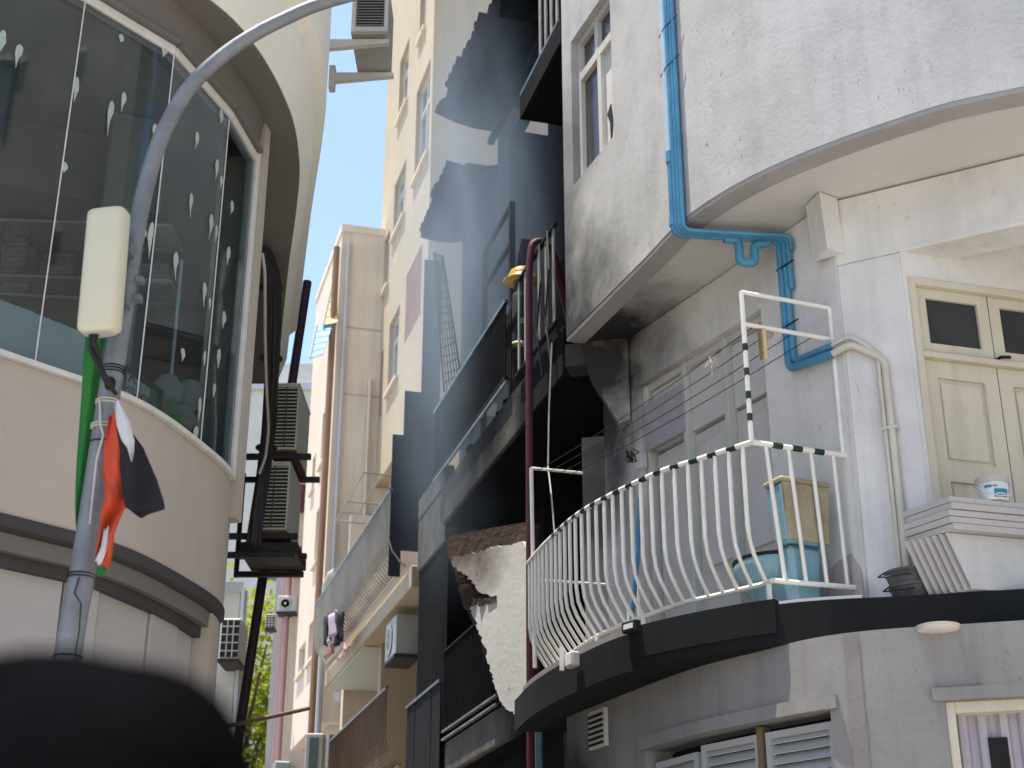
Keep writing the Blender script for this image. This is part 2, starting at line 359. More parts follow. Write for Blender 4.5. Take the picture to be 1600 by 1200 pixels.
M['hair'] = mat('black_hair', (.0008, .0008, .001), (.0065, .0067, .0082), rough=1, bump=0, spec=0, scale=16, mixw=.9)  # bluish mottling paints the sky highlights into the hair colour
M['skin'] = mat('brown_skin', (.25, .14, .09), rough=.5, bump=.05)
M['shirt'] = mat('dark_shirt', (.05, .055, .07), bump=.15)
M['firesuit'] = mat('navy_fire_coat', (.015, .017, .025), bump=.25)
M['yellow'] = mat('yellow_helmet', (.60, .38, .02), rough=.35, bump=.02)
M['reflective'] = mat('lime_reflective_tape', (.50, .58, .20), rough=.4, bump=0)
def glassmat():
    m = bpy.data.materials.new('shop_glass'); m.use_nodes = True; n = m.node_tree.nodes; l = m.node_tree.links
    n.clear(); o = n.new('ShaderNodeOutputMaterial'); t = n.new('ShaderNodeBsdfTransparent'); t.inputs[0].default_value = (.64, .69, .70, 1)
    g = n.new('ShaderNodeBsdfGlossy'); g.inputs['Roughness'].default_value = .015; g.inputs[0].default_value = (.9, .95, 1, 1)
    geo = n.new('ShaderNodeNewGeometry'); dt = n.new('ShaderNodeVectorMath'); dt.operation = 'DOT_PRODUCT'
    l.new(geo.outputs['Incoming'], dt.inputs[0]); l.new(geo.outputs['Normal'], dt.inputs[1])
    def mth(op, a, b=None):
        q = n.new('ShaderNodeMath'); q.operation = op
        for i, v in enumerate((a, b)):
            if v is None: continue
            if isinstance(v, (int, float)): q.inputs[i].default_value = v
            else: l.new(v, q.inputs[i])
        return q.outputs[0]
    f = mth('ADD', mth('MULTIPLY', mth('POWER', mth('SUBTRACT', 1.0, mth('ABSOLUTE', dt.outputs['Value'])), 5.0), .95), .05)
    x = n.new('ShaderNodeMixShader'); l.new(f, x.inputs[0])
    l.new(t.outputs[0], x.inputs[1]); l.new(g.outputs[0], x.inputs[2]); l.new(x.outputs[0], o.inputs[0]); return m
M['glass'] = glassmat()
def leafmat():
    m = mat('yellow_green_leaves', (.36, .36, .02), (.17, .24, .015), rough=.6, bump=0, scale=1.2, mixw=.8)
    n = m.node_tree.nodes; l = m.node_tree.links; b = n['Principled BSDF']; o = n['Material Output']
    t = n.new('ShaderNodeBsdfTranslucent'); x = n.new('ShaderNodeMixShader'); x.inputs[0].default_value = .4
    l.new(b.inputs['Base Color'].links[0].from_socket, t.inputs[0]); l.new(b.outputs[0], x.inputs[1]); l.new(t.outputs[0], x.inputs[2]); l.new(x.outputs[0], o.inputs[0]); return m
M['leaf'] = leafmat()

# ------------------------------------------------------------------ setting: ground
g = MB().add([(-300, -300, 0), (300, -300, 0), (300, 300, 0), (-300, 300, 0)], [(0, 1, 2, 3)])
kind(build('ground', g, M['alleypave']), 'structure')
g = MB().add([(-40, -14, .004), (40, -14, .004), (40, 7.3, .004), (-40, 5.2, .004)], [(0, 1, 2, 3)])
kind(build('road', g, M['paving']), 'structure')

L = Wall((.42, 11.2), (math.sin(R(-15.9)), math.cos(R(-15.9))), flip=True)   # right side of the alley
# ------------------------------------------------------------------ white corner building on the right
U = Plan([(.45, 10.9), (.95, 9.57), (1.23, 8.85), (1.68, 8.23), (2.38, 7.65), (3.06, 7.3), (5.4, 6.5)])      # overhanging upper floor
SL = Plan([(.02, 11.35), (.16, 10.6), (.42, 9.78), (.8, 9.0), (1.54, 8.33), (2.34, 8.11), (2.88, 7.97), (5.4, 7.3)])  # first-floor slab edge
G0 = Plan([(.40, 10.72), (.81, 9.71), (1.115, 9.02), (1.43, 8.55), (1.86, 8.05), (2.76, 7.74), (5.4, 7.0)])   # ground-floor wall
W1 = Wall((.97, 10.85), (1.19, -2.23)); W1L = (Vector((1.19, -2.23))).length
WB = Wall((2.16, 8.62), (1.07, -.57))       # beam and pilaster front
WD = Wall((2.54, 8.42), (.96, .27))         # door wall, receding to the right
bld = thing('corner_building', 'white rounded corner building with black first-floor slab and overhanging upper storey', 'building', (3, 10.5, 0))
ZU = 6.5
# upper wall with window opening
a0, _ = U.hit(896, 295); a1, _ = U.hit(959, 205)
holes = [(a0, a1, 7.83, 9.3)]
build('upper_wall', MB().wall(U, ZU, 13.2, .22, holes), M['white'], bld, smooth=True)
build('upper_return_wall', MB().hexa([Vector(p) for p in ((.462, 10.902, ZU), (.66, 10.83, ZU), (2.6, 11.5, ZU), (2.6, 11.7, ZU), (.462, 10.902, 13.2), (.66, 10.83, 13.2), (2.6, 11.5, 13.2), (2.6, 11.7, 13.2))]), M['sootgrey'], bld)
build('soffit_lip', MB().sweep(U, [(-.005, ZU - .035), (-.005, ZU - .002), (-.16, ZU - .002), (-.16, ZU - .035)]), M['trim'], bld)
sof = [Vector((p.x, p.y, ZU - .02)) for p in [U.p[i] - U.n[i] * .15 for i in range(len(U.p))]]
build('soffit', MB().prism(sof + [Vector((5.6, 12, ZU - .02)), Vector((.75, 12, ZU - .02))], (0, 0, .012)), M['soffit'], bld)
rf = [Vector((p.x, p.y, 13.2)) for p in U.p]
build('roof_slab', MB().prism(rf + [Vector((5.6, 12, 13.2)), Vector((.9, 12, 13.2))], (0, 0, .25)), M['white'], bld)
# upper window
win = bpy.data.objects.new('window', None); C.objects.link(win); win.parent = bld; win.location = U.pt(a0, 7.83) - base_of(bld)
pa, pb = U.pt(a0, 0), U.pt(a1, 0); WU = Wall((pa.x, pa.y), (pb.x - pa.x, pb.y - pa.y)); wl = (pb - pa).length
def bars(parent, W, items, m, o0, o1, bevel=.004, name='frame_bar'):
    for q in items: build(name, MB().wbox(W, *q, o0, o1), m, parent, bevel=bevel)
bars(win, WU, [(0, .06, 7.83, 9.3), (wl - .06, wl, 7.83, 9.3), (.06, wl - .06, 7.83, 7.89), (.06, wl - .06, 9.24, 9.3), (.06, wl - .06, 8.86, 8.95), (wl * .5, wl * .5 + .07, 7.89, 8.86), (wl * .45, wl * .45 + .06, 8.95, 9.24)], M['winframe'], -.14, -.06)
for q in ((.06, wl * .5, 7.89, 8.86), (.06, wl * .45, 8.95, 9.24), (wl * .45 + .06, wl - .06, 8.95, 9.24)):
    build('pane', MB().wbox(WU, *q, -.115, -.105), M['greyglass'], win)
build('boarded_sash', MB().wbox(WU, wl * .5 + .07, wl - .06, 7.89, 8.86, -.12, -.10), M['white_low'], win)
a, z = WU.hit(953, 190, -.095)
build('torn_black_sheet', MB().prism([WU.pt(a - .05, z + .10, -.098), WU.pt(a + .03, z + .16, -.098), WU.pt(a + .06, z - .02, -.098), WU.pt(a + .01, z - .25, -.098), WU.pt(a, z, -.098)], WU.pt(0, 0, .004) - WU.pt(0, 0)), M['black'], win)
# first floor: street wall W1 with boarded doors, end pier, pilaster, beam, door wall
ZF = 3.6
def w1(px, py): return W1.hit(px, py)
d0 = w1(996, 600)[0]; d1 = w1(1197, 600)[0]; dt = w1(1192, 480)[1]; dm = w1(1120, 640)[1]
P1 = Plan([(W1.o.x, W1.o.y), (2.16, 8.62)], 0)
build('street_wall', MB().wall(P1, ZF, ZU - .03, .25, [(d0, d1, ZF + .02, dt)]), M['white_low'], bld)
build('end_pier', MB().hexa([Vector(p) for p in ((.966, 10.856, ZF), (1.2, 10.99, ZF), (1.05, 11.6, ZF), (.78, 11.5, ZF), (.966, 10.856, ZU - .03), (1.2, 10.99, ZU - .03), (1.05, 11.6, ZU - .03), (.78, 11.5, ZU - .03))]), M['white_low'], bld)
# corbel and soot-stained edge beam at the alley end
o_, z_ = 0, 0
cb = [Vector((.95, 10.84, ZU - .03)), Vector((.95, 10.84, 5.75)), Vector((.86, 10.86, 5.72)), Vector((.62, 10.92, 6.2)), Vector((.62, 10.92, ZU - .03))]
build('corbel', MB().prism(cb, (.05, .26, 0)), M['white_low'], bld)
build('edge_beam', MB().hexa([Vector(p) for p in ((.44, 10.98, 6.27), (.63, 10.93, 6.27), (.68, 11.15, 6.27), (.5, 11.2, 6.27), (.44, 10.98, ZU - .03), (.63, 10.93, ZU - .03), (.68, 11.15, ZU - .03), (.5, 11.2, ZU - .03))]), M['white_low'], bld)
# boarded doorway
dw = bpy.data.objects.new('boarded_doorway', None); C.objects.link(dw); dw.parent = bld; dw.location = W1.pt(d0, ZF) - base_of(bld)
build('back_panel', MB().wbox(W1, d0, d1, ZF + .02, dt, -.22, -.18), M['graydoor'], dw)
n3 = [d0 + .04, w1(1058, 600)[0], w1(1123, 600)[0], d1 - .05]
for q in (d0, n3[1] - .02, n3[2] - .02, d1 - .05):
    build('door_post', MB().wbox(W1, q, q + .05, ZF + .03, dt - .0, -.178, -.05), M['graydoor2'], dw, bevel=.004)
build('head_rail', MB().wbox(W1, d0 + .05, d1 - .05, dt - .06, dt - .002, -.178, -.06), M['graydoor2'], dw)
for i in range(3):
    q0, q1 = n3[i] + .035, n3[i + 1] - .025
    build('board', MB().wbox(W1, q0, q1, dm, dt - .065, -.177, -.09 - .01 * i), M['graydoor'], dw, bevel=.003)
build('lilac_board', MB().wbox(W1, d0 + .03, n3[1] + .015, w1(1030, 690)[1], w1(1030, 615)[1], -.085, -.035), M['lilac'], dw, bevel=.003)
for i in range(3):
    q0, q1 = n3[i] + .035, n3[i + 1] - .025
    lf = build('door_leaf', MB().wbox(W1, q0, q1, ZF + .05, dm - .03, -.177, -.12), M['graydoor2'] if i else M['graydoor'], dw, bevel=.003)
    if i:
        for z0_, z1_ in ((ZF + .75, dm - .12), (ZF + .12, ZF + .68)):
            build('leaf_panel', MB().wbox(W1, q0 + .07, q1 - .07, z0_, z1_, -.119, -.108), M['graydoor'], lf, bevel=.006)
a, z = w1(1001, 718)
build('switch_box', MB().wbox(W1, a - .05, a + .05, z - .08, z + .05, -.03, .03), M['white_low'], bld, bevel=.006)
# beam, ceiling, pilaster
bl = 3.4
build('pilaster', MB().prism([Vector((2.163, 8.618, ZF)), Vector((2.54, 8.417, ZF)), Vector((2.66, 8.62, ZF)), Vector((2.32, 8.80, ZF))], (0, 0, 5.98 - ZF)), M['white_low'], bld, bevel=.012)
build('street_beam', MB().wbox(WB, 0.0, bl, 5.982, ZU - .03, -.30, .003), M['white_low'], bld, bevel=.012)
build('recess_ceiling', MB().prism([WB.pt(.3, 6.15, -.301), WB.pt(bl, 6.15, -.301), Vector((5.6, 9.6, 6.15)), Vector((2.6, 8.9, 6.15))], (0, 0, .04)), M['soffit'], bld)
a, z = WB.hit(1280, 330)
build('corbel', MB().prism([WB.pt(-.16, ZU - .031, .02), WB.pt(-.02, ZU - .031, .16), WB.pt(.06, ZU - .031, .02), WB.pt(.05, 6.0, .005), WB.pt(-.03, 6.0, .01)][:3], (0.02, .01, -.42)), M['white_low'], bld)
dl = 3.0
dz1 = 5.8
PD = Plan([(WD.o.x, WD.o.y), (WD.o.x + WD.d.x * dl, WD.o.y + WD.d.y * dl)], 0)
h0 = WD.hit(1418, 440)[0]
build('door_wall', MB().wall(PD, ZF, 6.15, .2, [(h0, h0 + 1.75, ZF + .01, dz1)]), M['white_low'], bld)
dd = bpy.data.objects.new('double_door', None); C.objects.link(dd); dd.parent = bld; dd.location = WD.pt(h0, ZF) - base_of(bld)
tz = WD.hit(1500, 560)[1]
lw = (1.75 - .12) / 3
bars(dd, WD, [(h0, h0 + .05, ZF + .02, dz1), (h0 + 1.7, h0 + 1.75, ZF + .02, dz1), (h0 + .05, h0 + 1.7, dz1 - .05, dz1), (h0 + .05, h0 + 1.7, tz - .02, tz + .02)], M['cream'], -.12, .015)
for i in range(3):
    q0 = h0 + .055 + i * (lw + .005); q1 = q0 + lw - .004
    sash = build('transom_frame', MB().wall(Plan([WD.pt(q0, 0, -.03).to_2d(), WD.pt(q1, 0, -.03).to_2d()], 0), tz + .022, dz1 - .052, .05, [(.08, q1 - q0 - .08, tz + .10, dz1 - .12)]), M['cream'], dd)
    build('transom_pane', MB().wbox(WD, q0 + .08, q1 - .08, tz + .10, dz1 - .12, -.06, -.052), M['darkglass'], sash)
    leaf = build('door_leaf', MB().wall(Plan([WD.pt(q0, 0, -.03).to_2d(), WD.pt(q1, 0, -.03).to_2d()], 0), ZF + .02, tz - .022, .05, [(.10, q1 - q0 - .10, ZF + .95, tz - .14), (.10, q1 - q0 - .10, ZF + .16, ZF + .82)]), M['cream'], dd)
    for z0_, z1_ in ((ZF + .95, tz - .14), (ZF + .16, ZF + .82)):
        build('leaf_panel', MB().wbox(WD, q0 + .10, q1 - .10, z0_, z1_, -.065, -.052), M['cream'], leaf)
        build('leaf_panel', MB().wbox(WD, q0 + .125, q1 - .125, z0_ + .025, z1_ - .025, -.0515, -.042), M['cream'], leaf, bevel=.006)
build('door_latch', MB().tube([WD.pt(h0 + .055 + lw, tz + .03, -.02), WD.pt(h0 + .055 + lw, tz + .03, .03), WD.pt(h0 + .055 + lw + .07, tz + .035, .035)], .011), M['black'], dd)
# floor slab with black edge and raised lip on the left part
build('floor_slab', MB().sweep(SL, [(0, 3.362), (0, 3.6), (-2.2, 3.6), (-2.2, 3.362)], 0, SL.s[-1]), M['slabblack'], bld)
la, lb = SL.hit(985, 985)[0], SL.hit(1212, 945)[0]
build('slab_lip', MB().sweep(SL, [(.012, 3.43), (.012, 3.632), (-.10, 3.632), (-.10, 3.602), (-.005, 3.59), (-.005, 3.43)], la, lb), M['slabblack'], bld)
build('screed_topping', MB().sweep(SL, [(-.012, 3.602), (-.012, 3.645), (-.22, 3.645), (-.22, 3.602)], .3, la - .02), M['cementpatch'], bld)
build('screed_topping', MB().sweep(SL, [(-.03, 3.602), (-.03, 3.625), (-.5, 3.625), (-.5, 3.602)], lb + .01, lb + .5), M['white_low'], bld)
# ground floor wall
ga, gb = G0.hit(1008, 1166)[0], G0.hit(1297, 1106)[0]
gc = G0.hit(1476, 1098)[0]
ha, hb = G0.hit(908, 1190)[0], G0.hit(958, 1180)[0]
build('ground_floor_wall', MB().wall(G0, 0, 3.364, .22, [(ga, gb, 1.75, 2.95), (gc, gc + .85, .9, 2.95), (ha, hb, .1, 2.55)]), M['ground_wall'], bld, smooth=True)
def G0W(a, b):
    p, q = G0.pt(a, 0), G0.pt(b, 0); return Wall((p.x, p.y), (q.x - p.x, q.y - p.y)), (q - p).length
# louvred shutters
lv = bpy.data.objects.new('louvred_window', None); C.objects.link(lv); lv.parent = bld; lv.location = G0.pt(ga, 1.75) - base_of(bld)
build('window_surround', MB().sweep(G0, [(.002, 2.952), (.03, 2.952), (.03, 3.03), (.002, 3.03)], ga - .05, gb + .05), M['ground_wall'], lv)
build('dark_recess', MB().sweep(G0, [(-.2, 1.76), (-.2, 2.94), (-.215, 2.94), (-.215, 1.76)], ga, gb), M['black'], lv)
nsh = 3
for i in range(nsh):
    A = ga + (gb - ga) * i / nsh + .03; B_ = ga + (gb - ga) * (i + 1) / nsh - .03; ww, ln = G0W(A, B_)
    zt = 2.90 - .03 * (i == 0)
    sh = bpy.data.objects.new('shutter', None); C.objects.link(sh); sh.parent = lv; sh.location = (0, 0, 0)
    for q in ((0, .035, 1.78, zt), (ln - .035, ln, 1.78, zt), (.035, ln - .035, zt - .04, zt), (.035, ln - .035, 1.78, 1.82)):
        build('shutter_frame', MB().wbox(ww, *q, -.10, -.055), M['louvre'], sh)
    k = 0; z = 1.84
    while z < zt - .07:
        o = MB().hexa([ww.pt(.03, z, -.06), ww.pt(ln - .03, z, -.06), ww.pt(ln - .03, z + .055, -.10), ww.pt(.03, z + .055, -.10), ww.pt(.03, z + .006, -.058), ww.pt(ln - .03, z + .006, -.058), ww.pt(ln - .03, z + .061, -.098), ww.pt(.03, z + .061, -.098)])
        build('louvre_slat', o, M['louvre'], sh); z += .058
ww, ln = G0W(ga + (gb - ga) * 2 / 3 - .03, ga + (gb - ga) * 2 / 3 + .03)
build('window_post', MB().wbox(ww, -.005, .035, 1.76, 2.94, -.13, -.05), M['wood'], lv)
# shop opening with corrugated sheet on the right
ww, ln = G0W(gc, gc + .85)
so = bpy.data.objects.new('sheeted_opening', None); C.objects.link(so); so.parent = bld; so.location = G0.pt(gc, .9) - base_of(bld)
bars(so, ww, [(0, .05, .9, 2.95), (ln - .05, ln, .9, 2.95), (.05, ln - .05, 2.89, 2.95)], M['cream'], -.15, -.02)
v, f = [], []
nn = 60
for i in range(nn + 1):
    u = i / nn; d = .018 * max(-.4, min(.4, math.sin(u * 2 * math.pi * 7))) / .4
    v += [ww.pt(.05 + u * (ln - .1), .9, -.12 + d), ww.pt(.05 + u * (ln - .1), 2.89, -.12 + d)]
for i in range(nn): f.append((2 * i, 2 * i + 2, 2 * i + 3, 2 * i + 1))
build('corrugated_sheet', MB().add(v, f), M['lilac'], so, solid=.003)
a, z = ww.hit(1560, 1152, -.09)
build('dark_hole_panel', MB().wbox(ww, a - .055, a + .045, z - .32, z, -.098, -.092), M['black'], so)  # flat black panel standing in for the darkness of a hole
build('opening_surround', MB().wbox(ww, -.06, ln + .05, 2.952, 3.02, .002, .03), M['ground_wall'], so)
# small door opening and vent at the alley end
ww, ln = G0W(ha, hb)
build('inner_panel', MB().wbox(ww, 0, ln, .1, 2.55, -.2, -.15), M['graydoor'], bld)
build('jamb', MB().wbox(ww, -.02, .05, .1, 2.55, -.149, .01), M['ground_wall'], bld)
va = G0.hit(938, 1137)[0]; vz = G0.hit(938, 1137)[1]
ww, ln = G0W(va - .13, va + .13)
vt = build('wall_vent', MB().wbox(ww, 0, ln, vz - .14, vz + .12, .002, .03), M['graydoor2'], bld)
for i in range(6): build('vent_slat', MB().wbox(ww, .02, ln - .02, vz - .12 + i * .038, vz - .105 + i * .038, .031, .045), M['sootmetal'], vt)
build('cement_repair', MB().sweep(G0, [(.001, 1.2), (.006, 1.2), (.006, 3.355), (.001, 3.355)], G0.hit(1322, 1050)[0], G0.hit(1346, 1050)[0]), M['cementpatch'], bld)
a, z = W1.hit(1318, 890); 
build('cement_repair', MB().prism([W1.pt(W1L - .34, ZF + .01, .003), W1.pt(W1L - .02, ZF + .01, .003), W1.pt(W1L - .03, ZF + .30, .003), W1.pt(W1L - .10, ZF + .42, .003), W1.pt(W1L - .22, ZF + .40, .003), W1.pt(W1L - .36, ZF + .36, .003)], W1.pt(0, 0, .006) - W1.pt(0, 0)), M['pinkpatch'], bld)
# body behind the facades
build('inner_core', MB().prism([Vector((2.2, 11.2, 0)), Vector((5.6, 9.9, 0)), Vector((5.6, 12.4, 0)), Vector((2.2, 12.4, 0))], (0, 0, 13)), M['sootgrey'], bld)
# dark landing beyond the pier: sooty back wall and pale door leaf
build('landing_wall', MB().hexa([Vector(p) for p in ((.3, 13.2, ZF), (1.9, 12.5, ZF), (1.95, 12.7, ZF), (.35, 13.4, ZF), (.3, 13.2, 6.4), (1.9, 12.5, 6.4), (1.95, 12.7, 6.4), (.35, 13.4, 6.4))]), M['sootblack'], bld)
p = atY(909, 700, 11.9); q = atY(945, 700, 11.85)
zt = atY(909, 684, 11.9).z
build('open_door_leaf', MB().hexa([Vector((p.x, p.y, ZF)), Vector((q.x, q.y, ZF)), Vector((q.x + .01, q.y + .05, ZF)), Vector((p.x + .01, p.y + .05, ZF)), Vector((p.x, p.y, zt)), Vector((q.x, q.y, zt)), Vector((q.x + .01, q.y + .05, zt)), Vector((p.x + .01, p.y + .05, zt))]), M['graydoor'], bld, bevel=.004)

# ------------------------------------------------------------------ street-side building on the left
GL = [(-4.6, 4.25), (-3.35, 5.25), (-2.30, 6.40), (-1.925, 6.88), (-1.725, 7.52), (-1.65, 8.02)]
GP = Plan(GL, 0)                    # faceted glazing line
GS = Plan(GL + [(-1.72, 8.5)], 7)   # smooth wall line
AL = Wall((-1.72, 8.25), (-.84, 4.1))     # its alley wall (normal towards the alley)
lb_ = thing('shop_building', 'taupe rounded shop building with curved glass front and layered cream cornice', 'building', (-3, 9, 0))
ZS, ZT, ZB, ZC, ZL = 4.3, 6.42, 3.53, 6.75, 11.5
build('fascia_wall', MB().sweep(GS, [(.0, ZB), (.0, ZS - .03), (-.2, ZS - .03), (-.2, ZB)], 0, GS.s[-1] - .2), M['taupe'], lb_, smooth=True)
build('window_sill', MB().sweep(GS, [(.03, ZS - .028), (.03, ZS + .0), (-.1, ZS + .0), (-.1, ZS - .028)], 0, GS.s[-1] - .45), M['alum'], lb_, smooth=True)
build('fascia_trim', MB().sweep(GS, [(-.01, ZB - .075), (.012, ZB - .06), (.012, ZB - .002), (-.15, ZB - .002), (-.15, ZB - .075)], 0, GS.s[-1] - .30), M['darktrim'], lb_, smooth=True)
build('fascia_trim', MB().sweep(GS, [(-.03, ZB - .16), (-.03, ZB - .077), (-.2, ZB - .077), (-.2, ZB - .16)], 0, GS.s[-1] - .32), M['leftsoffit'], lb_, smooth=True)
build('fascia_trim', MB().sweep(GS, [(-.07, ZB - .22), (-.07, ZB - .162), (-.2, ZB - .162), (-.2, ZB - .22)], 0, GS.s[-1] - .33), M['darktrim'], lb_, smooth=True)
# jamb + shutter panels
ja = GS.hit(318, 1000, -.05)[0]; jb = GS.hit(346, 1000, .04)[0]
build('door_jamb', MB().sweep(GS, [(-.012, 0), (-.012, ZB - .08), (-.2, ZB - .08), (-.2, 0)], ja, GS.s[-1] - .25), M['taupe'], lb_)
cuts = [0, 1.4] + [GS.hit(x, 1000, -.1)[0] for x in (92, 150, 232, 278)] + [ja - .01]
for q, (A, B_) in enumerate(zip(cuts, cuts[1:])):
    w_, = [Wall(GS.pt(A, 0, -.1 - .012 * (q % 2)).to_2d(), (GS.pt(B_, 0, -.1) - GS.pt(A, 0, -.1)).to_2d())]
    ln = (GS.pt(B_, 0, -.1) - GS.pt(A, 0, -.1)).length
    build('shutter_panel', MB().wbox(w_, .008, ln - .008, 0, ZB - .2, -.03, 0), M['shutter'], lb_, bevel=.004)
build('shutter_backing', MB().sweep(GS, [(-.16, 0), (-.16, ZB - .2), (-.2, ZB - .2), (-.2, 0)], 0, ja), M['black'], lb_)
# glazing
gz = bpy.data.objects.new('shop_window', None); C.objects.link(gz); gz.parent = lb_; gz.location = GP.pt(GP.s[2], ZS) - base_of(lb_)
PANES = []
for i in range(len(GL) - 1):
    W_ = Wall(GL[i], (GL[i + 1][0] - GL[i][0], GL[i + 1][1] - GL[i][1])); ln = (Vector(GL[i + 1]) - Vector(GL[i])).length
    pn = build('glass_pane', MB().wbox(W_, .004, ln - .004, ZS + .003, ZT - .002, -.01, 0), M['glass'], gz)
    PANES.append((W_, ln, pn))
    build('top_frame', MB().wbox(W_, 0, ln, ZT, ZT + .055, -.06, .02), M['alum'], gz, bevel=.006)
    build('top_frame', MB().wbox(W_, 0, ln, ZT + .057, ZT + .085, -.04, .05), M['leftsoffit'], gz)
    if 0 < i: build('joint_seal', MB().tube([W_.pt(0, ZS, .002), W_.pt(0, ZT, .002)], .004, 6), M['alum'], gz)
W_, ln, _ = PANES[-1]
build('end_frame', MB().wbox(W_, ln + .002, ln + .055, ZS, ZT + .09, -.06, .02), M['alum'], gz, bevel=.005)
build('end_jamb', MB().wbox(W_, ln + .057, ln + .16, ZS - .25, ZT + .32, -.2, .035), M['taupe'], gz)
# wall over the window, soffit and cornice
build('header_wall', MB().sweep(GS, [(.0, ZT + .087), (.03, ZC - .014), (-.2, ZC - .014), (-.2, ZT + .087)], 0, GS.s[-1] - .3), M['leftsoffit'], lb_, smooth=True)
CP = Plan([(-4.6, 3.9), (-3.3, 5.0), (-2.45, 5.85), (-1.78, 6.72), (-1.545, 7.22), (-1.43, 7.92), (-1.45, 8.54), (-1.55, 9.15), (-1.776, 10.26), (-2.19, 12.45)], 6)
build('cornice', MB().sweep(CP, [(0, ZC), (.075, ZC + .24), (.075, ZC + .48), (.15, ZC + .55), (.15, ZL), (-.06, ZL), (-.06, ZC)]), M['leftwhite'], lb_, smooth=True)
sp = [Vector((p.x, p.y, ZC - .012)) for p in [CP.p[i] - CP.n[i] * .004 for i in range(len(CP.p))]]
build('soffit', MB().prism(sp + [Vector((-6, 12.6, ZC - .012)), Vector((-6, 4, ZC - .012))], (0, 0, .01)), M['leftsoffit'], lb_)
build('roof_slab', MB().prism([v + Vector((0, 0, ZL - ZC)) for v in sp] + [Vector((-6, 12.6, ZL + .004)), Vector((-6, 4, ZL + .004))], (0, 0, .1)), M['leftwhite'], lb_)
build('alley_wall', MB().wbox(AL, -.12, 4.15, 0, ZC - .014, -.2, 0), M['taupe'], lb_)
build('rear_wall', MB().hexa([Vector(p) for p in ((-6, 12.3, 0), (-2.55, 12.3, 0), (-2.55, 12.5, 0), (-6, 12.5, 0), (-6, 12.3, ZL), (-2.55, 12.3, ZL), (-2.55, 12.5, ZL), (-6, 12.5, ZL))]), M['taupe'], lb_)
build('rear_sun_block', MB().prism([Vector(p) for p in ((-6, 12.51, 0), (-2.60, 12.51, 0), (-2.78, 13.4, 0), (-6, 13.4, 0))], (0, 0, ZL)), M['taupe'], lb_)  # unseen mass added to keep sun patches off the white first-floor wall
build('side_wall', MB().hexa([Vector(p) for p in ((-6.1, 4.0, 0), (-5.9, 4.0, 0), (-5.9, 12.5, 0), (-6.1, 12.5, 0), (-6.1, 4.0, ZL), (-5.9, 4.0, ZL), (-5.9, 12.5, ZL), (-6.1, 12.5, ZL))]), M['taupe'], lb_)
# shop interior: floor, ceiling beam, back wall, columns
ins = [Vector((p.x, p.y, 0)) for p in [GS.p[i] - GS.n[i] * .16 for i in range(len(GS.p) - 4)]] + [Vector((-2.15, 10.2, 0)), Vector((-5.9, 10.2, 0)), Vector((-5.9, 4.2, 0))]
build('shop_floor', MB().prism([v + Vector((0, 0, ZB)) for v in ins], (0, 0, .05)), M['room'], lb_)
build('shop_ceiling', MB().prism([v + Vector((0, 0, ZC - .06)) for v in ins], (0, 0, .05)), M['roomcol'], lb_)
build('shop_partition', MB().box((-4.0, 9.2, 5.15), (3.8, .1, 3.1)), M['room'], lb_)
build('ceiling_beam', MB().hexa([Vector(p) for p in ((-5.8, 6.9, 6.2), (-2.3, 8.3, 6.2), (-2.4, 8.6, 6.2), (-5.9, 7.2, 6.2), (-5.8, 6.9, 6.68), (-2.3, 8.3, 6.68), (-2.4, 8.6, 6.68), (-5.9, 7.2, 6.68))]), M['roomcol'], lb_)
build('shop_column', MB().box((-2.45, 8.0, 5.12), (.28, .28, 3.1), R(20)), M['roomcol'], lb_, bevel=.01)
build('shop_column', MB().box((-3.3, 7.3, 5.12), (.5, .3, 3.1), R(40)), M['roomcol'], lb_, bevel=.01)
build('hanging_unit', MB().box((-3.35, 6.75, 5.75), (.75, .5, .5), R(40)), M['room'], lb_, bevel=.03)
# dried paint marks on the glass
def blot(px, py, w_px, h_px, tail, seed):
    rnd = random.Random(seed)
    best = None
    for W_, ln, pn in PANES:
        a, z = W_.hit(px, py)
        if 0 < a < ln and ZS < z < ZT: best = (W_, a, z, pn)
    if not best: return
    W_, a, z, pn = best
    a1 = W_.hit(px + w_px, py)[0]; z1 = W_.hit(px, py - h_px)[1]
    wa, hz = abs(a1 - a) * .42, abs(z1 - z) * .5
    lft, rgt = [], []; n_ = 16; body = 1 - .55 * tail; sw = rnd.uniform(-1, 1); wob = rnd.uniform(0, 6)
    for k in range(n_ + 1):
        t = k / n_
        wd = math.sqrt(max(0, 1 - (2 * min(t / body, 1) - 1) ** 2)) if t < body * .62 else None
        if wd is None: wd = .97 * (1 - (t - body * .62) / (1 - body * .62)) ** (1 + tail) + .05
        cx_ = wa * (sw * .8 * tail * t * t + .12 * math.sin(t * 7 + wob)); j1, j2 = 1 + rnd.uniform(-.12, .12), 1 + rnd.uniform(-.12, .12)
        z_ = z + hz - 2 * hz * t
        lft.append(W_.pt(a + cx_ - wa * wd * j1, z_, .0015)); rgt.append(W_.pt(a + cx_ + wa * wd * j2, z_, .0015))
    pts = lft + rgt[::-1]
    build('paint_mark', MB().prism(pts, W_.pt(0, 0, .003) - W_.pt(0, 0)), M['blotch'], pn)
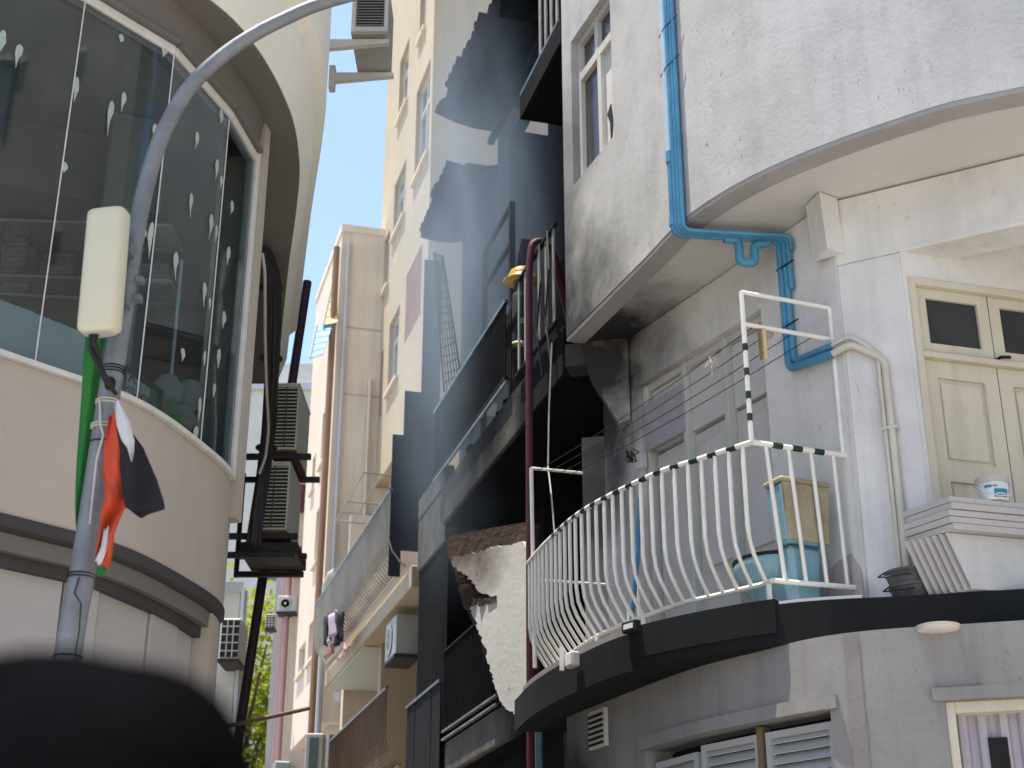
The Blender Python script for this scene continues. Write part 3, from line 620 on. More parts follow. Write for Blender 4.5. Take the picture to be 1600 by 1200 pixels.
for i, b in enumerate([(3, 65, 14, 38, .4), (28, 88, 14, 40, .8), (118, 140, 9, 42, .4), (100, 262, 11, 18, .3), (171, 185, 11, 58, .9), (192, 160, 9, 34, .7), (193, 35, 10, 28, .5), (207, 36, 14, 20, .2), (189, 60, 9, 13, 0),
                       (256, 80, 13, 22, .6), (241, 210, 9, 34, .8), (307, 220, 7, 30, .6), (297, 320, 6, 40, .8), (338, 265, 6, 36, .7), (345, 285, 5, 22, .6), (329, 355, 7, 44, .8), (337, 365, 4, 28, .4), (345, 182, 7, 24, .3), (362, 325, 6, 24, .5),
                       (273, 415, 9, 46, .9), (318, 460, 8, 40, .8), (327, 475, 4, 20, .5), (349, 500, 7, 30, .5), (234, 375, 9, 60, .5), (224, 365, 10, 22, .3), (356, 400, 6, 34, .5), (319, 560, 4, 26, .3), (341, 560, 6, 34, .4), (334, 610, 5, 24, .4), (305, 680, 8, 30, .5), (311, 640, 5, 40, .6), (285, 555, 8, 22, .6)]):
    blot(*b, i + 3)

# ------------------------------------------------------------------ unseen street houses, added to grey the glass reflection and cut sky light
def unseen_house(label, c, e, cols, rows, face, m):
    t = thing('unseen_house', label, 'building', (c[0], c[1], 0))
    build('wall', MB().box((c[0], c[1], e[2] / 2), e), M[m], t)
    build('parapet', MB().box((c[0], c[1], e[2] + .2), (e[0] + .2, e[1] + .2, .4)), M['leftwhite'], t)
    for i in range(cols):
        for j in range(rows):
            u = -.5 + (i + .5) / cols; z = 1.6 + j * (e[2] - 1) / rows
            if face == 'x': wn = build('window', MB().box((c[0] - e[0] / 2 - .01, c[1] + u * e[1], z), (.08, 1.1, 1.3)), M['winglass'], t); build('frame', MB().box((c[0] - e[0] / 2 - .03, c[1] + u * e[1], z + .75), (.16, 1.4, .1)), M['winframe'], wn)
            else: wn = build('window', MB().box((c[0] + u * e[0], c[1] + e[1] / 2 + .01, z), (1.1, .08, 1.3)), M['winglass'], t); build('frame', MB().box((c[0] + u * e[0], c[1] + e[1] / 2 + .03, z + .75), (1.4, .16, .1)), M['winframe'], wn)
unseen_house('unseen grey street house added for the shop glass to mirror', (13, -1.5, 0), (4, 15, 17), 5, 5, 'x', 'dirtwall')
unseen_house('unseen beige street house added behind the camera to cut sky light', (2, -15, 0), (17, 4, 9), 5, 3, 'y', 'beigewall')

# ------------------------------------------------------------------ cream apartment block beyond the burnt house (A), set back from the alley line
blA = thing('cream_apartment_block', 'tall cream apartment block with balconies rising behind the smoke', 'building', L.pt(9, 0, -2))
ZA = L.hit(617, 712, -.8)[1]
def rect(bl, tr, off):
    s0, z0 = L.hit(*bl, off); s1, z1 = L.hit(*tr, off); return (min(s0, s1), max(s0, s1), z0, z1)
winsA = [rect(b, t, -.8) for b, t in [((647, 287), (673, 90)), ((622, 193), (640, 57)), ((614, 375), (635, 247)), ((655, 67), (667, -40)), ((598, 462), (610, 357)), ((605, 617), (625, 475))]]
latA = [rect(b, t, -.8) for b, t in [((632, 538), (660, 380)), ((584, 670), (600, 545))]]
def LP(s0, s1, off): # plan along the alley line; outward normal towards the alley: travel from far to near
    p, q = L.pt(s1, 0, off), L.pt(s0, 0, off); return Plan([(p.x, p.y), (q.x, q.y)], 0)
SA0, SA1 = 9.15, 13.42
fa = LP(SA0, SA1, -.8)
build('front_wall', MB().wall(fa, ZA, 21.5, .2, [(SA1 - h[1], SA1 - h[0], h[2], h[3]) for h in winsA + latA]), M['creamwall'], blA)
build('side_wall', MB().wbox(L, SA0, SA0 + .2, 8.3, 21.5, -7, -1.0), M['creamwall'], blA)
build('far_side_wall', MB().wbox(L, SA1 - .2, SA1 - .0, ZA, 21.5, -7, -1.0), M['creamwall'], blA)
build('roof_slab', MB().wbox(L, SA0 - .1, SA1 + .1, 21.5, 21.7, -7, -.6), M['creamwall'], blA)
build('overhang_soffit', MB().wbox(L, SA0, SA1, ZA + .002, ZA + .1, -3, -1.0), M['beigewall'], blA)
for h in winsA:
    wn = bpy.data.objects.new('window', None); C.objects.link(wn); wn.parent = blA; wn.location = L.pt(h[0], h[2], -.8) - base_of(blA)
    md = (h[0] + h[1]) / 2
    for q in ((h[0], h[0] + .05, h[2], h[3]), (h[1] - .05, h[1], h[2], h[3]), (md - .025, md + .025, h[2], h[3])): build('frame', MB().wbox(L, *q, -.95, -.88), M['winframe'], wn)
    for q in ((h[0] + .05, md - .025), (md + .025, h[1] - .05)):
        for z in (h[2], h[3] - .05, h[2] + (h[3] - h[2]) * .68): build('frame', MB().wbox(L, *q, z, z + .05, -.95, -.88), M['winframe'], wn)
        build('pane', MB().wbox(L, *q, h[2] + .05, h[3] - .05, -.93, -.92), M['winglass'], wn)
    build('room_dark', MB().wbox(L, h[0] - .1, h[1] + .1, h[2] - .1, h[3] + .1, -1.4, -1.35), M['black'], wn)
    build('sill', MB().wbox(L, h[0] - .06, h[1] + .06, h[2] - .06, h[2] - .002, -.798, -.74), M['beigewall'], wn)
for h in latA:
    lt = bpy.data.objects.new('lattice_screen', None); C.objects.link(lt); lt.parent = blA; lt.location = L.pt(h[0], h[2], -.8) - base_of(blA)
    build('backing', MB().wbox(L, h[0], h[1], h[2], h[3], -.84, -.82), M['winframe'], lt)
    n_ = 20; hh = h[3] - h[2]; ww_ = h[1] - h[0]
    rise = .55 * ww_; k_ = int(rise / hh * n_) + 1
    for i in range(-k_, n_):
        za = h[2] + hh * i / n_; u0, u1 = max(0, (h[2] - za) / rise), min(1, (h[3] - .03 - za) / rise)
        if u1 - u0 < .08: continue
        P_ = [L.pt(h[1] - ww_ * u, za + rise * u + dz, o) for dz in (0, .02) for u, o in ((u0, -.818), (u1, -.818), (u1, -.808), (u0, -.808))]
        build('lattice_slat', MB().hexa(P_), M['redlattice'], lt)
# lower, balconied part
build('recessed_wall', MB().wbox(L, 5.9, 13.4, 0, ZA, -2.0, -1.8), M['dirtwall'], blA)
build('near_side_wall', MB().wbox(L, 5.9, 6.1, 0, 8.3, -6, -2.0), M['beigewall'], blA)
build('low_roof', MB().wbox(L, 5.9, SA0 + .0, 8.3, 8.45, -6, -.75), M['beigewall'], blA)
build('mid_slab', MB().wbox(L, 5.95, 12.4, 5.98, 6.25, -1.8, 0), M['creamwall'], blA, bevel=.01)
build('mid_ceiling', MB().wbox(L, 9.2, 12.35, 5.955, 5.978, -1.75, -.04), M['greenceil'], blA)
build('low_slab', MB().wbox(L, 5.95, 10.3, 3.6, 3.86, -1.8, 0), M['creamwall'], blA, bevel=.01)
build('balcony_pier', MB().wbox(L, 9.0, 9.2, 3.862, 5.977, -1.79, -.25), M['creamwall'], blA)
build('balcony_pier', MB().wbox(L, 6.0, 6.5, 3.862, 5.977, -1.79, -1.0), M['creamwall'], blA)
build('cross_wall', MB().wbox(L, 12.4, 12.6, 0, 8.9, -1.79, -.3), M['pinkwall'], blA)
a, z = L.hit(590, 845, -1.2)
def belly_rail(parent, s0, s1, zb, zt, n, m, rbar, bel, off=.04):
    """railing of bars that bow out and tuck in at the foot"""
    def path(s): return [L.pt(s, zt, off + bel), L.pt(s, zb + (zt - zb) * .35, off + bel), L.pt(s, zb + (zt - zb) * .2, off + bel * .8), L.pt(s, zb + (zt - zb) * .08, off + bel * .35), L.pt(s, zb, off)]
    first = build('bar', MB().tube(path(s0), rbar, 5), m, parent)
    for i in range(1, n + 1): share(first, parent, Matrix.Translation(L.pt(s0 + (s1 - s0) * i / n, 0) - L.pt(s0, 0)))
    build('top_rail', MB().tube([L.pt(s0 - .05, zt, off + bel), L.pt(s1 + .05, zt, off + bel)], rbar * 1.6, 6), M['barestrip'], parent)
    build('bottom_rail', MB().tube([L.pt(s0 - .05, zb, off), L.pt(s1 + .05, zb, off)], rbar * 1.3, 6), m, parent)
r1 = thing('balcony_railing', 'grey bowed balcony railing hung with dark cloth, above the drying laundry', 'railing', L.pt(9, 6.25))
belly_rail(r1, 6.2, 12.1, 6.3, 7.25, 44, M['greyrail'], .017, .2)
r2 = thing('balcony_railing', 'brown bowed bar railing of the lower cream balcony under the outdoor unit', 'railing', L.pt(8, 3.86))
belly_rail(r2, 6.15, 10.1, 3.92, 4.8, 30, M['brownrail'], .014, .18)
nt_ = MB()
for i in range(24):
    for j in range(2):
        pass
vv, ff = [], []
for i in range(25):
    s_ = 6.3 + 3.6 * i / 24
    for j in range(7):
        vv.append(L.pt(s_, 6.80 + .77 * j / 6 + .03 * math.sin(i * 1.3) * (j == 0), .02 + .015 * math.sin(i * .9 + j)))
for i in range(24):
    for j in range(6): ff.append((i * 7 + j, i * 7 + j + 1, (i + 1) * 7 + j + 1, (i + 1) * 7 + j))
tag(build('shade_cloth', MB().add(vv, ff), M['net'], base=L.pt(8, 6.6), solid=.004), 'dark grey shade cloth stretched inside the bowed railing', 'cloth')
# doors in the lower balcony recess
for s_, wd, m in ((9.5, .16, 'terracotta'), (10.1, .16, 'terracotta'), (10.75, .10, 'greenpaint')):
    build('door_post', MB().wbox(L, s_, s_ + wd, 2.6, 5.6, -1.0, -.8), M[m], blA)
build('door_head', MB().wbox(L, 9.4, 11.5, 5.601, 5.9, -1.0, -.75), M['terracotta'], blA)
build('inner_door', MB().wbox(L, 9.4, 12.3, 0, 5.95, -1.3, -1.1), M['pinkwall'], blA)

# ------------------------------------------------------------------ beige tower (B)
blB = thing('beige_tower', 'narrow beige tower with brown corner drain, beyond the cream block', 'building', L.pt(14.5, 0, -2))
SB0, SB1, ZBb, ZBt = 13.02, 16.15, 5.55, 14.55
wB = [rect(b, t, 0) for b, t in [((500, 732), (512, 632)), ((486, 772), (494, 707)), ((490, 887), (502, 787)), ((480, 1040), (495, 960)), ((465, 1060), (478, 1000))]]
build('front_wall', MB().wall(LP(SB0, SB1, 0), ZBb, ZBt, .2, [(SB1 - h[1], SB1 - h[0], h[2], h[3]) for h in wB]), M['pinkwall'], blB)
build('near_side_wall', MB().wbox(L, SB0, SB0 + .2, ZBb, ZBt, -5, -.2), M['beigewall'], blB)
build('roof_slab', MB().wbox(L, SB0 - .02, SB1, ZBt, ZBt + .15, -5, .02), M['beigewall'], blB)
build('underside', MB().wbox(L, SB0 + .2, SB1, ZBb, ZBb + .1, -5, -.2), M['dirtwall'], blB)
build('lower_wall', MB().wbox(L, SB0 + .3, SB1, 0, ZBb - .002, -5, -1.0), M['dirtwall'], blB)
for h in wB:
    wn = bpy.data.objects.new('window', None); C.objects.link(wn); wn.parent = blB; wn.location = L.pt(h[0], h[2], 0) - base_of(blB)
    build('pane', MB().wbox(L, h[0], h[1], h[2], h[3], -.13, -.12), M['winglass'], wn)
    md = (h[0] + h[1]) / 2
    for q in ((h[0], h[0] + .05), (md - .03, md + .03), (h[1] - .05, h[1])): build('frame', MB().wbox(L, *q, h[2], h[3], -.119, -.06), M['winframe'], wn)
    build('sill', MB().wbox(L, h[0] - .05, h[1] + .05, h[2] - .06, h[2] - .002, .002, .06), M['pinkwall'], wn)
build('corner_drain', MB().tube([L.pt(SB0 + .0, 4.4, .09), L.pt(SB0 + .0, 14.2, .09)], .06, 8), M['brownpipe'], blB)
for q, m in ((-.12, 'greypipe'), (-.62, 'pinkwall')): build('wall_pipe', MB().tube([L.pt(SB0 - .07, 6.5, q), L.pt(SB0 - .07, 14.3 if q > -.3 else 11.6, q)], .035, 6), M[m], blB)
for z in (11.3, 12.6, 9.1): build('render_seam', MB().wbox(L, SB0 - .012, SB0 - .001, z, z + .015, -.8, -.15), M['dirtwall'], blB)
tag(build('roof_sheet', MB().wbox(L, SB1 - 2.6, SB1 - .6, 0, .03, .0, .4), M['ylwpanel']), 'amber ribbed sheet', 'sheet')
bpy.data.objects.remove(bpy.data.objects['roof_sheet'])
for nm, m, pts, lab in (('amber_screen', 'ylwpanel', [(505, 508), (528, 503), (524, 446), (518, 448)], 'amber ribbed sheet screen fixed high on the beige tower'),
                        ('blue_screen', 'blupanel', [(484, 560), (505, 553), (520, 505), (495, 508)], 'translucent blue sheet screen jutting below the amber one')):
    Y = 23.6 if nm == 'amber_screen' else 23.3
    P_ = [atY(x, y, Y + (.35 if k > 1 else 0)) for k, (x, y) in enumerate(pts)]
    t = thing(nm, lab, 'screen', P_[0])
    for i in range(5):
        u0, u1 = i / 5, (i + 1) / 5 - .02
        a_, b_ = P_[0].lerp(P_[3], u0), P_[1].lerp(P_[2], u0); c_, d_ = P_[1].lerp(P_[2], u1), P_[0].lerp(P_[3], u1)
        build('sheet_panel', MB().prism([a_, b_, c_, d_], (0, .03, 0)), M[m], t)
    build('edge_rod', MB().tube([P_[0], P_[3]], .02, 5), M['greypipe'], t)

# ------------------------------------------------------------------ pink pipe-clad block (C), far white block, left far block
blC = thing('pink_block', 'distant faded pink block striped with vertical pipes, beside the tree', 'building', L.pt(18, 0, -1))
SC0, SC1 = 17.0, 18.7
build('front_wall', MB().wbox(L, SC0, SC1, 0, 11.2, -4, .0), M['pinkwall'], blC)
for i in range(9):
    s_ = SC0 + .1 + i * .185
    build('vertical_pipe', MB().tube([L.pt(s_, 0, .10 + .04 * (i % 2)), L.pt(s_, 10.2 + .3 * math.sin(i * 2.1), .10 + .04 * (i % 2))], .06, 6), M[('pinkpipe', 'pinkpipe', 'greypipe', 'greenpipe')[i % 4]], blC)
for z, c_ in ((9.0, 'cloth3'), (10.3, 'cloth3'), (4.9, 'greenpipe')):
    build('wall_box', MB().wbox(L, SC0 - .25, SC0 - .0, z, z + .55, -.1, .2), M[c_], blC, bevel=.03)
blW = thing('white_tower', 'distant plain white tower with a grey ledge, seen over the outdoor units', 'building', (-7.4, 46, 0))
p0 = atY(440, 600, 45).x; p1 = atY(500, 600, 45).x; zt = atY(470, 568, 45).z
build('wall', MB().box(((p0 + p1) / 2 - .5, 47, zt / 2), (p1 - p0 + 3, 4, zt)), M['winframe'], blW)
build('ledge', MB().box(((p0 + p1) / 2 - .5, 44.95, zt - .9), (p1 - p0 + 3, .3, .22)), M['greypipe'], blW)
for z in (zt - 3.4, zt - 6.8): build('window', MB().box((p1 - .9, 44.97, z), (.9, .1, 1.5)), M['winglass'], blW)
blX = thing('far_white_house', 'white house end on the far left of the alley, carrying an outdoor unit', 'building', (-4.4, 19, 0))
xr = atY(374, 950, 18).x
build('wall', MB().prism([Vector((xr - 2, 18, 0)), Vector((xr, 18, 0)), Vector((xr * 20 / 18 - .03, 20, 0)), Vector((xr - 2.2, 20, 0))], (0, 0, 6.2)), M['winframe'], blX)
build('roof_edge', MB().prism([Vector((xr - 2.05, 17.95, 6.2)), Vector((xr + .04, 17.95, 6.2)), Vector((xr * 20 / 18, 20.05, 6.2)), Vector((xr - 2.2, 20.05, 6.2))], (0, 0, .12)), M['greypipe'], blX)
build('downpipe', MB().tube([(xr + .06, 17.95, 0), (xr + .06, 17.95, 6.2)], .045, 6), M['greypipe'], blX)
# ------------------------------------------------------------------ burnt house between the white corner building and the cream block
bb = thing('burnt_house', 'burnt-out house with sooty balconies, scorched slabs and hanging sheet awnings', 'building', L.pt(3, 0, -1))
WI = -.85
build('inner_front_wall', MB().wall(LP(.45, 5.2, WI), 0, 12.4, .15, [(.3, 1.5, 3.9, 6.1), (2.0, 3.9, 3.9, 5.9), (.4, 1.6, 6.8, 8.9), (2.4, 4.0, 6.8, 8.8), (.6, 2.2, 9.9, 11.6), (3.0, 4.4, 9.9, 11.4)]), M['sootgrey'], bb)
build('room_back_wall', MB().wbox(L, -.3, 6.2, 0, 12.4, -3.2, -3.0), M['sootblack'], bb)
build('party_wall', MB().wbox(L, 6.0, 6.15, 0, 12.0, -3.0, -.62), M['sootgrey'], bb)
build('far_wall', MB().wbox(L, 5.05, 5.2, 8.0, 12.0, -3.0, -1.01), M['sootgrey'], bb)
build('first_floor_slab', MB().wbox(L, .75, 5.7, 3.54, 3.86, -3.0, 0), M['sootslab'], bb, bevel=.012)
build('second_floor_slab', MB().wbox(L, -.02, 4.35, 6.28, 6.74, -3.0, 0), M['sootslab'], bb, bevel=.012)
build('second_floor_slab', MB().wbox(L, 4.37, 5.75, 6.1, 6.74, -3.0, -.03), M['sootslab'], bb, bevel=.012)
build('parapet', MB().wbox(L, 4.38, 5.72, 6.742, 7.0, -.14, -.02), M['sootslab'], bb, bevel=.01)
build('third_floor_slab', MB().wbox(L, -.1, 1.25, 9.6, 9.86, -3.0, 0), M['sootgrey'], bb)
build('third_floor_slab', MB().wbox(L, 1.26, 5.0, 9.6, 9.8, -3.0, -.86), M['sootblack'], bb)
for s0_, s1_, z_, o1_ in ((.8, 5.65, 3.53, -.05), (0.03, 4.34, 6.27, -.03), (4.38, 5.7, 6.09, -.06), (-.05, 1.2, 9.59, -.02)):
    build('sooty_ceiling', MB().wbox(L, s0_, s1_, z_ - .012, z_, -3.0, o1_), M['sootblack'], bb)
build('stub_column', MB().wbox(L, 1.3, 1.5, 6.742, 9.6, -.9, -.7), M['sootgrey'], bb)
build('grey_infill_wall', MB().wbox(L, .1, 2.0, 9.87, 12.2, -.84, -.75), M['dirtwall'], bb)
build('lower_black_wall', MB().wbox(L, 4.25, 5.72, 3.865, 6.095, -.2, -.05), M['sootblack'], bb)
build('ground_wall', MB().wbox(L, .6, 5.7, 0, 3.535, -.4, -.2), M['sootblack'], bb)
build('edge_strip', MB().tube([L.pt(1.55, 6.86, .05), L.pt(4.6, 6.86, .05)], .018, 6), M['barestrip'], bb)
build('blue_downpipe', MB().tube([L.pt(.62, 0, .06), L.pt(.62, 3.5, .06)], .05, 8), M['toiletblue'], bb)
# broken white plaster flank
K = Wall((.14, 12.25), (-.72, .92), flip=True)
def kp(x, y, off=0): return K.hitp(x, y, off)
rnd = random.Random(4)
def ragged(pts, n, amp):
    out = []
    for (x, y, j), (x2, y2, j2) in zip(pts, pts[1:] + pts[:1]):
        m = n if j else 1
        for i in range(m): t = i / m; out.append((x + (x2 - x) * t + (rnd.uniform(-amp, amp) if i and j else 0), y + (y2 - y) * t + (rnd.uniform(-amp, amp) if i and j else 0)))
    return out
brk = [(706, 872, 1), (735, 866, 1), (760, 857, 1), (790, 852, 1), (818, 847, 0), (824, 862, 0), (824, 1106, 1), (806, 1116, 1), (794, 1110, 1), (782, 1096, 1), (772, 1068, 1), (766, 1046, 1), (757, 1010, 1), (748, 985, 1), (738, 962, 1), (733, 942, 1), (752, 938, 1), (776, 936, 1), (748, 925, 1), (735, 905, 1), (718, 893, 1), (708, 884, 1)]
fl = build('broken_plaster_wall', MB().prism([kp(x, y, .05) for x, y in ragged(brk, 7, 2.4)], K.pt(0, 0, -.045) - K.pt(0, 0)), M['brokenwhite'], bb)
core = [(700, 868, 1), (700, 838, 0), (760, 826, 0), (826, 815, 0), (826, 1100, 1), (800, 1118, 1), (786, 1106, 1), (768, 1062, 1), (752, 1006, 1), (733, 962, 1), (722, 938, 1), (713, 905, 1)]
build('brick_core', MB().prism([kp(x, y, -.0) for x, y in ragged(core, 4, 3)], K.pt(0, 0, -.12) - K.pt(0, 0)), M['brick'], bb)
for i, (x, y) in enumerate([(771, 938), (758, 941), (745, 941), (731, 918), (724, 905), (742, 926)]):
    p = kp(x, y, .035); build('exposed_brick', MB().box(p, (.13, .05, .055), R(-50 + 9 * i)), M['brick'], bb)
# corrugated awnings
def corr(name, s0, s1, oA, zA0, zA1, oB, zB0, zB1, waves, jag, parent, m):
    """sheet between outer edge (offset oA) and inner edge (oB), from s0 (near) to s1 (far)"""
    n = waves * 4; v, f = [], []; r_ = random.Random(waves)
    step = 0
    for i in range(n + 1):
        u = i / n; s_ = s0 + (s1 - s0) * u; hgt = .035 * math.sin(i * math.pi / 2)
        if i % 7 == 0: step = r_.uniform(-jag, jag)
        for j in range(4):
            t = j / 3; o = (oA + step) + (oB - oA - step) * t
            z = (zA0 + (zA1 - zA0) * u) * (1 - t) + (zB0 + (zB1 - zB0) * u) * t
            v.append(L.pt(s_, z + hgt - .06 * math.sin(math.pi * t), o))
    for i in range(n):
        for j in range(3): f.append((i * 4 + j, i * 4 + j + 1, (i + 1) * 4 + j + 1, (i + 1) * 4 + j))
    return build(name, MB().add(v, f), m, parent, solid=.006)
oi, zi = L.hits(771, 205, 5.1)
corr('awning_sheet', .2, 5.1, 0, 12.0, 12.12, min(oi, -.7), 12.1, zi, 26, .06, bb, M['awning'])
oi2, zi2 = L.hits(752, 253, 4.5)
corr('awning_sheet', 4.5, 6.15, 0, 11.04, 10.84, min(oi2, -.7), zi2, zi2 - .2, 11, .05, bb, M['awning'])
build('awning_beam', MB().wbox(L, 1.2, 5.05, 11.72, 11.8, -.75, -.67), M['sootblack'], bb)
build('awning_beam', MB().wbox(L, 2.2, 2.28, 11.6, 11.9, -.82, -.05), M['sootblack'], bb)
build('awning_beam', MB().wbox(L, 3.9, 3.98, 11.6, 11.9, -.82, -.05), M['sootblack'], bb)
# balcony railings
br = thing('burnt_balcony_railing', 'blackened close-barred railing of the second-floor burnt balcony', 'railing', L.pt(3, 6.74))
first = build('bar', MB().tube([L.pt(1.6, 6.86, .05), L.pt(1.6, 7.7, .05)], .012, 5), M['sootmetal'], br)
for i in range(1, 46): share(first, br, Matrix.Translation(L.pt(1.6 + 2.98 * i / 45, 0) - L.pt(1.6, 0)))
build('top_rail', MB().wbox(L, 1.55, 4.62, 7.69, 7.725, .03, .07), M['barestrip'], br)
build('bottom_rail', MB().wbox(L, 1.55, 4.62, 6.88, 6.91, .03, .07), M['sootmetal'], br)
build('backing_sheet', MB().wbox(L, 1.6, 4.55, 6.93, 7.66, -.02, -.01), M['sootmetal'], br)
wr = thing('flat_bar_railing', 'short railing of wide pale flat bars behind the fire hose', 'railing', L.pt(.7, 6.74))
first = build('flat_bar', MB().wbox(L, .06, .11, 6.80, 7.72, .03, .042), M['sootcream'], wr)
for i in range(1, 6): share(first, wr, Matrix.Translation(L.pt(.06 + 1.08 * i / 5, 0) - L.pt(.06, 0)))
build('top_rail', MB().wbox(L, 0, 1.25, 7.72, 7.75, .02, .055), M['sootmetal'], wr)
build('bottom_rail', MB().wbox(L, 0, 1.25, 6.775, 6.80, .02, .055), M['sootmetal'], wr)
for q in (.25, .5): build('hanging_cable', MB().tube([L.pt(q - .1, 7.73, .07), L.pt(q - .2, 7.3, .09), L.pt(q - .05, 6.9, .08), L.pt(q - .15, 6.4, .06)], .010, 5), M['wire'], wr)
w3 = thing('flat_bar_railing', 'topmost pale flat-bar railing beside the upper white wall edge', 'railing', L.pt(.5, 9.86))
first = build('flat_bar', MB().wbox(L, .02, .085, 9.9, 10.8, -.03, -.015), M['sootcream'], w3)
for i in range(1, 4): share(first, w3, Matrix.Translation(L.pt(.02 + .54 * i / 3, 0) - L.pt(.02, 0)))
build('bottom_rail', MB().wbox(L, 0, 1.25, 9.87, 9.9, -.04, 0), M['barestrip'], w3)
lr = thing('lower_burnt_railing', 'sooty bar railing of the first-floor burnt balcony beside the broken white wall', 'railing', L.pt(3, 3.86))
first = build('bar', MB().tube([L.pt(2.0, 3.95, .03), L.pt(2.0, 4.78, .03)], .011, 5), M['sootmetal'], lr)
for i in range(1, 27): share(first, lr, Matrix.Translation(L.pt(2.0 + 1.98 * i / 26, 0) - L.pt(2.0, 0)))
for z in (4.77, 3.95, 3.87): build('rail', MB().wbox(L, 1.9, 4.0, z, z + .02, .015, .05), M['barestrip'] if z < 4.5 else M['sootmetal'], lr)
build('backing_sheet', MB().wbox(L, 2.0, 3.98, 3.97, 4.74, -.03, -.02), M['sootmetal'], lr)
dp = thing('sheet_balustrade', 'dark sheet-metal balcony front at the far end of the burnt house', 'balustrade', L.pt(4.8, 3.4))
for i in range(4): build('sheet_panel', MB().wbox(L, 4.03 + i * .41, 4.43 + i * .41, 3.1, 4.48, .05, .06 + .004 * (i % 2)), M['sootmetal'], dp)
build('top_rail', MB().wbox(L, 4.02, 5.68, 4.482, 4.51, .04, .08), M['barestrip'], dp)
# stepped grey privacy screens at the end of the burnt house
sc_ = thing('stepped_screen', 'stepped blue-grey sheet screen in smoke between burnt house and cream block', 'screen', L.pt(6.2, 6, .2))
def scr(x0, x1, y0, y1, s_):
    oa, za = L.hits(x0, y0, s_); ob, _ = L.hits(x1, y0, s_); _, zb = L.hits(x0, y1, s_)
    build('sheet_panel', MB().wbox(L, s_, s_ + .03, zb, za, ob, oa), M['screen'], sc_, bevel=.004)
scr(664, 692, 405, 780, 6.18); scr(633, 663, 610, 860, 6.185); scr(614, 632, 678, 900, 6.19)
# collapsed lattice
lt = thing('collapsed_lattice', 'burnt trellis hanging askew above the blackened railing', 'trellis', L.pt(5.4, 7.7))
Q = [L.hitp(x, y, .02) for x, y in ((678, 395), (692, 400), (722, 600), (694, 612))]
def qp(u, v): return Q[0].lerp(Q[1], u).lerp(Q[3].lerp(Q[2], u), v)
for i in range(7): build('trellis_bar', MB().tube([qp(i / 6, 0), qp(i / 6, .5) + Vector((0, 0, .03 * math.sin(i * 2))), qp(i / 6, 1)], .012 if i in (0, 6) else .007, 5), M['sootmetal'], lt)
for i in range(18): build('trellis_bar', MB().tube([qp(-.03, i / 17), qp(1.03, i / 17 + .01 * math.sin(i * 3))], .007, 5), M['sootmetal'], lt)
# scorched steel gate frame
gf = thing('scorched_gate_frame', 'scorched steel gate frame standing behind the balcony railing', 'gate frame', L.pt(2.5, 6.74, -.3))
pts = [L.hitp(x, y, -.28) for x, y in ((757, 392), (800, 318), (800, 470), (757, 535), (758, 452), (799, 392))]
b0 = L.hit(800, 470, -.28)[0]; b1 = L.hit(757, 500, -.28)[0]
zt0 = pts[0].z
for q in (b0, b1): build('post', MB().wbox(L, q - .03, q + .03, 6.742, zt0, -.31, -.25), M['sootmetal'], gf)
for z in (zt0 - .05, pts[4].z): build('rail', MB().wbox(L, b0 + .031, b1 - .031, z, z + .05, -.30, -.26), M['sootmetal'], gf)
build('charred_beam', MB().tube([L.pt(b0 + .25, 6.75, -.4), L.pt(b0 + .12, 8.3, -.35), L.pt(b0 - .1, 8.9, -.4)], .05, 6), M['sootblack'], gf)
for i in range(14):
    r_ = random.Random(i); s_ = 1.7 + i * .2
    bx_ = build('fallen_debris', MB().box(L.pt(s_, 6.80, -.1 - r_.random() * .1), (.18 * r_.random() + .05, .1, .08), r_.random() * 3), M['sootslab' if i % 3 == 0 else 'sootblack'], bb, bevel=.01)
# smoke
def smoke(name, c, r, dens):
    m = bpy.data.materials.new('smoke'); m.use_nodes = True; n = m.node_tree.nodes; l = m.node_tree.links; n.clear()
    o = n.new('ShaderNodeOutputMaterial'); v = n.new('ShaderNodeVolumePrincipled'); v.inputs['Color'].default_value = (.46, .58, .72, 1); v.inputs['Anisotropy'].default_value = .1
    tc = n.new('ShaderNodeTexCoord'); ln = n.new('ShaderNodeVectorMath'); ln.operation = 'LENGTH'; l.new(tc.outputs['Object'], ln.inputs[0])
    mr = n.new('ShaderNodeMapRange'); mr.inputs[1].default_value = 1; mr.inputs[2].default_value = .15; mr.interpolation_type = 'SMOOTHSTEP'; l.new(ln.outputs['Value'], mr.inputs[0])
    nz = n.new('ShaderNodeTexNoise'); nz.inputs['Scale'].default_value = 2.6; nz.inputs['Detail'].default_value = 4; l.new(tc.outputs['Object'], nz.inputs['Vector'])
    nr = n.new('ShaderNodeMapRange'); nr.inputs[1].default_value = .35; nr.inputs[2].default_value = .7; nr.inputs[3].default_value = .25; nr.inputs[4].default_value = 1; l.new(nz.outputs['Fac'], nr.inputs[0])
    a = n.new('ShaderNodeMath'); a.operation = 'MULTIPLY'; l.new(mr.outputs[0], a.inputs[0]); l.new(nr.outputs[0], a.inputs[1])
    b = n.new('ShaderNodeMath'); b.operation = 'MULTIPLY'; l.new(a.outputs[0], b.inputs[0]); b.inputs[1].default_value = dens
    l.new(b.outputs[0], v.inputs['Density']); l.new(v.outputs[0], o.inputs['Volume'])
    bm = bmesh.new(); bmesh.ops.create_icosphere(bm, subdivisions=3, radius=1); me = bpy.data.meshes.new(name); bm.to_mesh(me); bm.free(); me.materials.append(m)
    ob = bpy.data.objects.new(name, me); C.objects.link(ob); ob.location = c; ob.scale = r; ob.rotation_euler = (0, 0, R(15.9))
    ob['kind'] = 'stuff'; ob['label'] = 'thin blue-grey smoke drifting out of the burnt house'; ob['category'] = 'smoke'
smoke('smoke', L.pt(3.7, 9.2, -.12), (1.1, 2.5, 4.4), .55)
